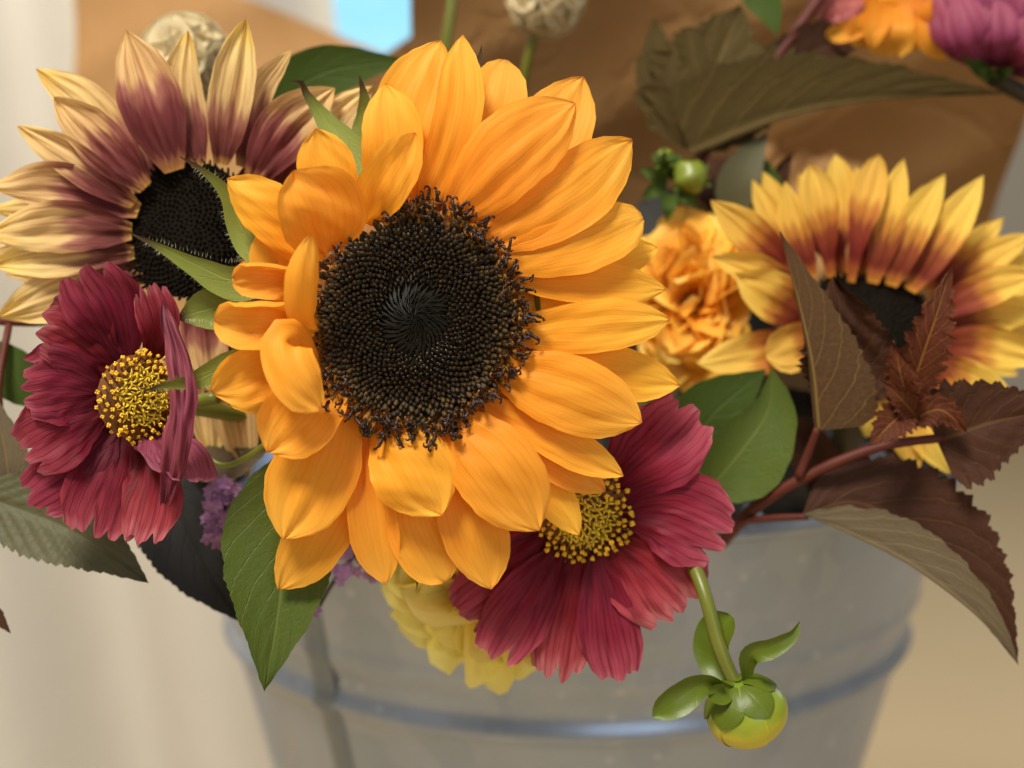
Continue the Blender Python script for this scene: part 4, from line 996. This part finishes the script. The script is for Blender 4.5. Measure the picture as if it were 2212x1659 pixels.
# ------------------------------------------------------------------ plain green foliage
g = thing('foliage_sprig', P(1560, 1040, -6), 'broad green leaf pair below the orange dahlia beside the brown leaf', 'foliage', 'green foliage sprigs')
blade('leaf', g, [(1470, 1030, -6.0), (1530, 905, -5.8), (1655, 797, -5.6)], 84, GREENB, prof='leaf', cup=.15, nu=30, nv=10, seed=751, roll=10)
blade('leaf', g, [(1515, 1075, -5.4), (1610, 960, -5.0), (1660, 880, -4.9), (1668, 794, -4.9)], 104, GREEN, prof='leaf', cup=.25, nu=40, nv=12, seed=752, asym=(.55, 1.05), roll=-8)
tube('stem', g, [(1500, 1070, -5.8), (1480, 1110, -9), (1450, 1180, -14)], 8, 9, STEMD, n=10)
g = thing('foliage_sprig', P(640, 220, -6), 'smooth green leaf behind the dusky petals below the blue window', 'foliage', 'green foliage sprigs')
blade('leaf', g, [(560, 290, -6.5), (680, 165, -6.2), (880, 128, -6.2)], 62, GREENB, prof='leaf', cup=.15, nu=30, nv=10, seed=753)
tube('stem', g, [(565, 285, -6.5), (560, 420, -9), (620, 800, -14)], 8, 9, STEMD, n=10)
# filler leaves added in the bucket mouth, their dark colour standing in for shade
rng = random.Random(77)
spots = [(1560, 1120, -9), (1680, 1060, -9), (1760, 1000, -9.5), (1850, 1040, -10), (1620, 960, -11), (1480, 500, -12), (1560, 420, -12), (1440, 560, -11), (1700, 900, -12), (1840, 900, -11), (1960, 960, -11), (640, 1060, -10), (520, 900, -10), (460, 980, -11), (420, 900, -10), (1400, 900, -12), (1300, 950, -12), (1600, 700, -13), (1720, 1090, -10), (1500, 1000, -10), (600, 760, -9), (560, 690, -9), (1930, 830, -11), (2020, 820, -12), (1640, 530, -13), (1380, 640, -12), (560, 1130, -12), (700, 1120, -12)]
dk = thing('foliage_sprig', in_bucket(0, 0, .24), 'added filler leaves deep between the flower heads, mostly near black to stand for shade', 'foliage', 'green foliage sprigs')
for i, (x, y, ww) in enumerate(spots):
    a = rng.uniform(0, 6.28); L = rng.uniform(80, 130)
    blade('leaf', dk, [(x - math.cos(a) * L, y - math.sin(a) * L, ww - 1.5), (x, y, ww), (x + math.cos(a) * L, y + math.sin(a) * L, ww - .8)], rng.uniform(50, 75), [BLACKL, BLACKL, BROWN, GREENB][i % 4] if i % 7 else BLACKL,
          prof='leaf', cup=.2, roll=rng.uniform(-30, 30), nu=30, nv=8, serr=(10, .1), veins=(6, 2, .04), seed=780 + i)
for i in range(7):
    x = -.08 + .026 * i
    tube_world('stem', dk, [in_bucket(x, -.07 + .02 * (i % 3), .44), in_bucket(x * .8, -.04, .30), in_bucket(x * .4, 0, .02)], .003, .003, STEMD, n=8, sides=6)

# ------------------------------------------------------------------ green dahlia bud cluster (dim, behind)
gb = thing('dahlia_bud', P(1460, 400, -8.5), 'round green flower buds in shade right of the golden petals', 'flower bud', 'green flower buds')
def ball(name, parent, c, rx, ry, rz, mat, nu=18, nv=12, axis=None, crease=0, amp=0):
    axis = axis or UP; e1, e2 = frame(axis); v, f, uv = [], [], []
    for i in range(nv + 1):
        for k in range(nu):
            th = math.pi * i / nv; a = 2 * math.pi * k / nu
            m = 1 + amp * math.cos(a * crease)
            v.append(c + e1 * (rx * m * math.sin(th) * math.cos(a)) + e2 * (ry * m * math.sin(th) * math.sin(a)) + axis * (rz * math.cos(th))); uv.append((i / nv, k / nu))
    for i in range(nv):
        for k in range(nu): f.append((i * nu + k, i * nu + (k + 1) % nu, (i + 1) * nu + (k + 1) % nu, (i + 1) * nu + k))
    return mesh_obj(name, v, f, mat, parent, uvs=uv)
SEPALB = leaf_mat('bud_sepal', (.07, .12, .010, 1), (.13, .17, .016, 1), (.20, .22, .04, 1), nv=2, k=.4, rough=.4, vstr=.15, bstr=.15)
GB = plain('green_bud', (.12, .17, .014, 1), (.20, .23, .03, 1), 120, .35, .5)
kk = .405 / FPX
ball('bud', gb, P(1492, 382, -8), 38 * kk, 36 * kk, 36 * kk, GB, axis=camvec(.6, .2, .8), crease=5, amp=.13)
ball('bud', gb, P(1436, 346, -8.6), 22 * kk, 22 * kk, 26 * kk, GB, axis=camvec(.1, .8, .5), crease=5, amp=.06)
for i, (a, b, hw) in enumerate([((1440, 400), (1380, 365), 18), ((1440, 405), (1385, 430), 20), ((1450, 420), (1440, 480), 20), ((1460, 410), (1510, 450), 20), ((1450, 390), (1470, 330), 16), ((1440, 380), (1410, 330), 15)]):
    blade('sepal', gb, [(a[0], a[1], -8.6), ((a[0] + b[0]) / 2, (a[1] + b[1]) / 2 - 6, -8.0), (b[0], b[1], -8.2)], hw, GREENB, prof='leaf', cup=.4, nu=12, nv=6, seed=800 + i)
for (cx_, cy_, rr_) in ((1492, 384, 40), (1436, 348, 26)):
    for q_ in range(6):
        a_ = q_ * 1.047 + .4
        blade('sepal', gb, [(cx_ - 10, cy_ + 12, -8.7), (cx_ + rr_ * .55 * math.cos(a_), cy_ + rr_ * .55 * math.sin(a_), -8.0 - .25 * (q_ % 2)), (cx_ + rr_ * 1.25 * math.cos(a_), cy_ + rr_ * 1.2 * math.sin(a_), -7.8 - .5 * (q_ % 2))], rr_ * .40, SEPALB, prof='leaf', cup=.5, nu=12, nv=6, seed=830 + q_)
tube('stem', gb, [(1450, 410, -8.8), (1440, 520, -10), (1430, 700, -15)], 9, 9, STEMD, n=10)

# ------------------------------------------------------------------ yellow green dahlia bud, lower right
db = thing('dahlia_bud', P(1470, 1180, -2), 'drooping yellow green dahlia bud on a curved stem in front of the bucket', 'flower bud', 'green flower buds')
tube('stem', db, [(1440, 1120, -5.0), (1478, 1180, -2.6), (1518, 1270, -1.4), (1552, 1390, -1.0), (1592, 1486, -.9)], 17, 14, STEMG, n=26, sides=12)
s = NT('bud_petals'); tcx = s.n('TexCoord'); geo = s.n('NewGeometry')
nz = s.noise(tcx.outputs['Object'], 150, 4); t_, v_ = s.uv()
cc = s.ramp(s.math('ADD', t_, s.math('MULTIPLY', s.math('SUBTRACT', nz, .5), .2)), [(0, (.16, .24, .02, 1)), (.30, (.26, .32, .02, 1)), (.48, (.52, .46, .02, 1)), (.75, (.58, .46, .02, 1)), (1, (.40, .40, .02, 1))])
BUDY = s.finish(cc, .38, .5, .12, None, nz, .2, .0005, coat=.2)
SEPAL = leaf_mat('glossy_sepal', (.085, .135, .008, 1), (.135, .17, .014, 1), (.20, .22, .04, 1), nv=2, k=.4, transl=.15, rough=.36, spec=.35, vstr=.12, lw=.05, bstr=.12)
kb = .329 / FPX
bc = P(1612, 1537, -.9); bax = camvec(-.30, .86, .42)       # bud axis points back up to the stalk
bud = ball('bud', db, bc, 86 * kb, 80 * kb, 74 * kb, BUDY, 32, 20, axis=bax, crease=5, amp=.025)
be1, be2 = frame(bax)
def bud_sepal(name, a0, wid, th1, lift, seed):
    def f(u, v):
        th = .12 + (th1 - .12) * u; s_ = (v - .5) * 2
        half = wid * (.45 + .55 * math.sin(min(1, u * 1.5 + .25) * math.pi * .5)) * (1 - max(0, (u - .55) / .45) ** 2.2 * .97)
        a = a0 + half * s_ 
        rr = 1.055 + lift * u * u + .02 * math.sin(a * 40) * (1 - u) * u
        return bc + (be1 * (86 * kb * math.sin(th) * math.cos(a)) + be2 * (80 * kb * math.sin(th) * math.sin(a)) + bax * (74 * kb * math.cos(th))) * rr
    return grid(name, f, 22, 12, SEPAL, bud)
def bud_petal(a0, seed):
    def f(u, v):
        th = .5 + 2.45 * u; s_ = (v - .5) * 2
        a = a0 + .80 * s_ * (1 - max(0, (u - .85) / .15) ** 2 * .5) + .10 * math.sin(u * 3 + seed)
        rr = 1.006 + .030 * (s_ + 1) / 2 + .006 * math.sin(u * 9 + seed)
        return bc + (be1 * (86 * kb * math.sin(th) * math.cos(a)) + be2 * (80 * kb * math.sin(th) * math.sin(a)) + bax * (74 * kb * math.cos(th))) * rr
    return grid('petal', f, 20, 10, BUDY, bud)
for i in range(5): bud_petal(.6 + i * 2 * math.pi / 5, i)
for i in range(5): bud_sepal('sepal', .25 + i * 2 * math.pi / 5, .66, (1.05, 1.5, 1.75, 1.25, 1.15)[i], .02 + .02 * (i % 2), i)
for i, (sp, hw, o) in enumerate([
 ([(1590, 1492, -.9), (1552, 1430, -1.5), (1545, 1380, -1.5), (1580, 1330, -1.4)], 40, dict(prof='blunt', cup=.5, roll=-25)),
 ([(1612, 1475, -.7), (1618, 1415, -.2), (1668, 1398, .1), (1712, 1372, .1), (1727, 1342, 0)], 22, dict(prof='slim', cup=.5, roll=20)),
 ([(1585, 1490, -.6), (1520, 1478, .0), (1462, 1512, .3), (1410, 1548, .2)], 34, dict(prof='spoon', cup=.5, roll=-15)),
 ([(1580, 1490, -.5), (1560, 1500, -.2), (1530, 1490, 0)], 22, dict(prof='blunt', cup=.4)),
 ]):
    blade('bract', db, sp, hw, SEPAL, nu=24, nv=10, seed=820 + i, wave=.12, **o)

# ------------------------------------------------------------------ scabiosa pods
def cup_mesh():
    v, f = [], []; n = 14
    for a, (r, z) in enumerate([(.12, 0), (.3, .35), (.62, .66), (1.0, .80)]):
        for k in range(n):
            th = 2 * math.pi * k / n; rr = r * (1 + (.05 if (a == 3 and k % 2) else 0))
            v.append(Vector((rr * math.cos(th), rr * math.sin(th), z)))
    for a in range(3):
        for k in range(n): f.append((a * n + k, a * n + (k + 1) % n, (a + 1) * n + (k + 1) % n, (a + 1) * n + k))
    parts = [(v, f, 0)]
    v2, f2 = tube_raw([Vector((0, 0, 0)), Vector((0, 0, .3)), Vector((0, 0, .5))], [.14, .2, .05], 6); parts.append((v2, f2, 1))
    for k in range(5):
        a = k * 2 * math.pi / 5; d = Vector((math.cos(a) * .5, math.sin(a) * .5, .5))
        v3, f3 = tube_raw([Vector((0, 0, .35)), Vector((0, 0, .35)) + d * .5, Vector((0, 0, .3)) + d], [.03, .025, .01], 4); parts.append((v3, f3, 1))
    return join_mesh('papery_cup', parts, [PAPERY, PODG])
CUPM = cup_mesh()
def pod(C, r, n, label, seed, stem):
    o = thing('scabiosa_pod', C, label, 'seed pod', 'papery scabiosa pods'); rng = random.Random(seed)
    core = ball('core', o, C, r * .5, r * .5, r * .5, PODG, 14, 10)
    for i in range(n):
        z = 1 - 2 * (i + .5) / n; a = i * GA; q = math.sqrt(1 - z * z)
        d = Vector((q * math.cos(a), q * math.sin(a), z))
        place('papery_cup', CUPM, core, C + d * r * .45, d, rng.uniform(0, 6), r * .40 * rng.uniform(.9, 1.15))
    tube_world('stem', o, stem, .0016, .0018, STEMG, n=14, sides=8)
    return o
c = P(402, 125, -7.5); pod(c, 108 * .395 / FPX, 44, 'pale papery round seed pod behind the dusky sunflower petals at upper left', 3, [c, c - UP * .03 + FWD * .005, c - UP * .16 + FWD * .10 + RIGHT * .04])
c = P(1180, -8, -11); pod(c, 98 * .43 / FPX, 40, 'pale green papery seed pod cut by the top edge above the golden sunflower', 4, [c, P(1140, 130, -11.5), P(1110, 300, -13)])
st = tube('flower_stem', None, [(985, -60, -14), (972, 40, -14), (962, 120, -14.2), (960, 300, -15)], 11, 11, STEMG, n=10)
tag(st, 'plain thin green stem rising behind the top petals of the golden sunflower', 'stem')

# ------------------------------------------------------------------ lilac statice
def statice(label, pts, stem, seed):
    o = thing('lilac_sprig', P(*pts[0][:3]), label, 'flower sprig', 'small lilac flower sprigs'); rng = random.Random(seed)
    v, f = [], []
    for k in range(5):
        a = k * 2 * math.pi / 5; c_, s_ = math.cos(a), math.sin(a); b = len(v)
        v.extend([Vector((0, 0, 0)), Vector((c_ * .6 - s_ * .38, s_ * .6 + c_ * .38, .25)), Vector((c_ * 1.05, s_ * 1.05, .35)), Vector((c_ * .6 + s_ * .38, s_ * .6 - c_ * .38, .25)), Vector((c_ * .6, s_ * .6, .18))])
        f.extend([(b, b + 3, b + 4), (b + 3, b + 2, b + 4), (b + 2, b + 1, b + 4), (b + 1, b, b + 4)])
    me = join_mesh('floret', [(v, f, 0)], [LILAC])
    for (x, y, ww, r, n) in pts:
        for i in range(n):
            a = rng.uniform(0, 6.28); q = math.sqrt(rng.random()) * r
            p = P(x + q * math.cos(a), y + q * 1.25 * math.sin(a), ww + rng.uniform(-.5, .5))
            place('floret', me, o, p, camvec(rng.uniform(-.7, .7), rng.uniform(-.4, .8), .8), rng.uniform(0, 6), .0021 * rng.uniform(.7, 1.25))
    tube('stem', o, stem, 5, 5, STEMD, n=12)
statice('lilac flower cluster left of the large green leaf', [(482, 1085, -3.4, 40, 46), (468, 1140, -3.4, 28, 22), (500, 1050, -3.5, 20, 8)], [(480, 1120, -4.9), (520, 1000, -7), (620, 900, -14)], 21)
statice('sparse lilac florets right of the large green leaf', [(760, 1205, -4.5, 30, 12), (735, 1245, -4.5, 16, 5), (800, 1240, -4.4, 16, 5), (682, 1322, -4.2, 12, 3)], [(682, 1322, -4.5), (730, 1240, -4.9), (780, 1180, -5.2), (820, 1050, -12)], 22)
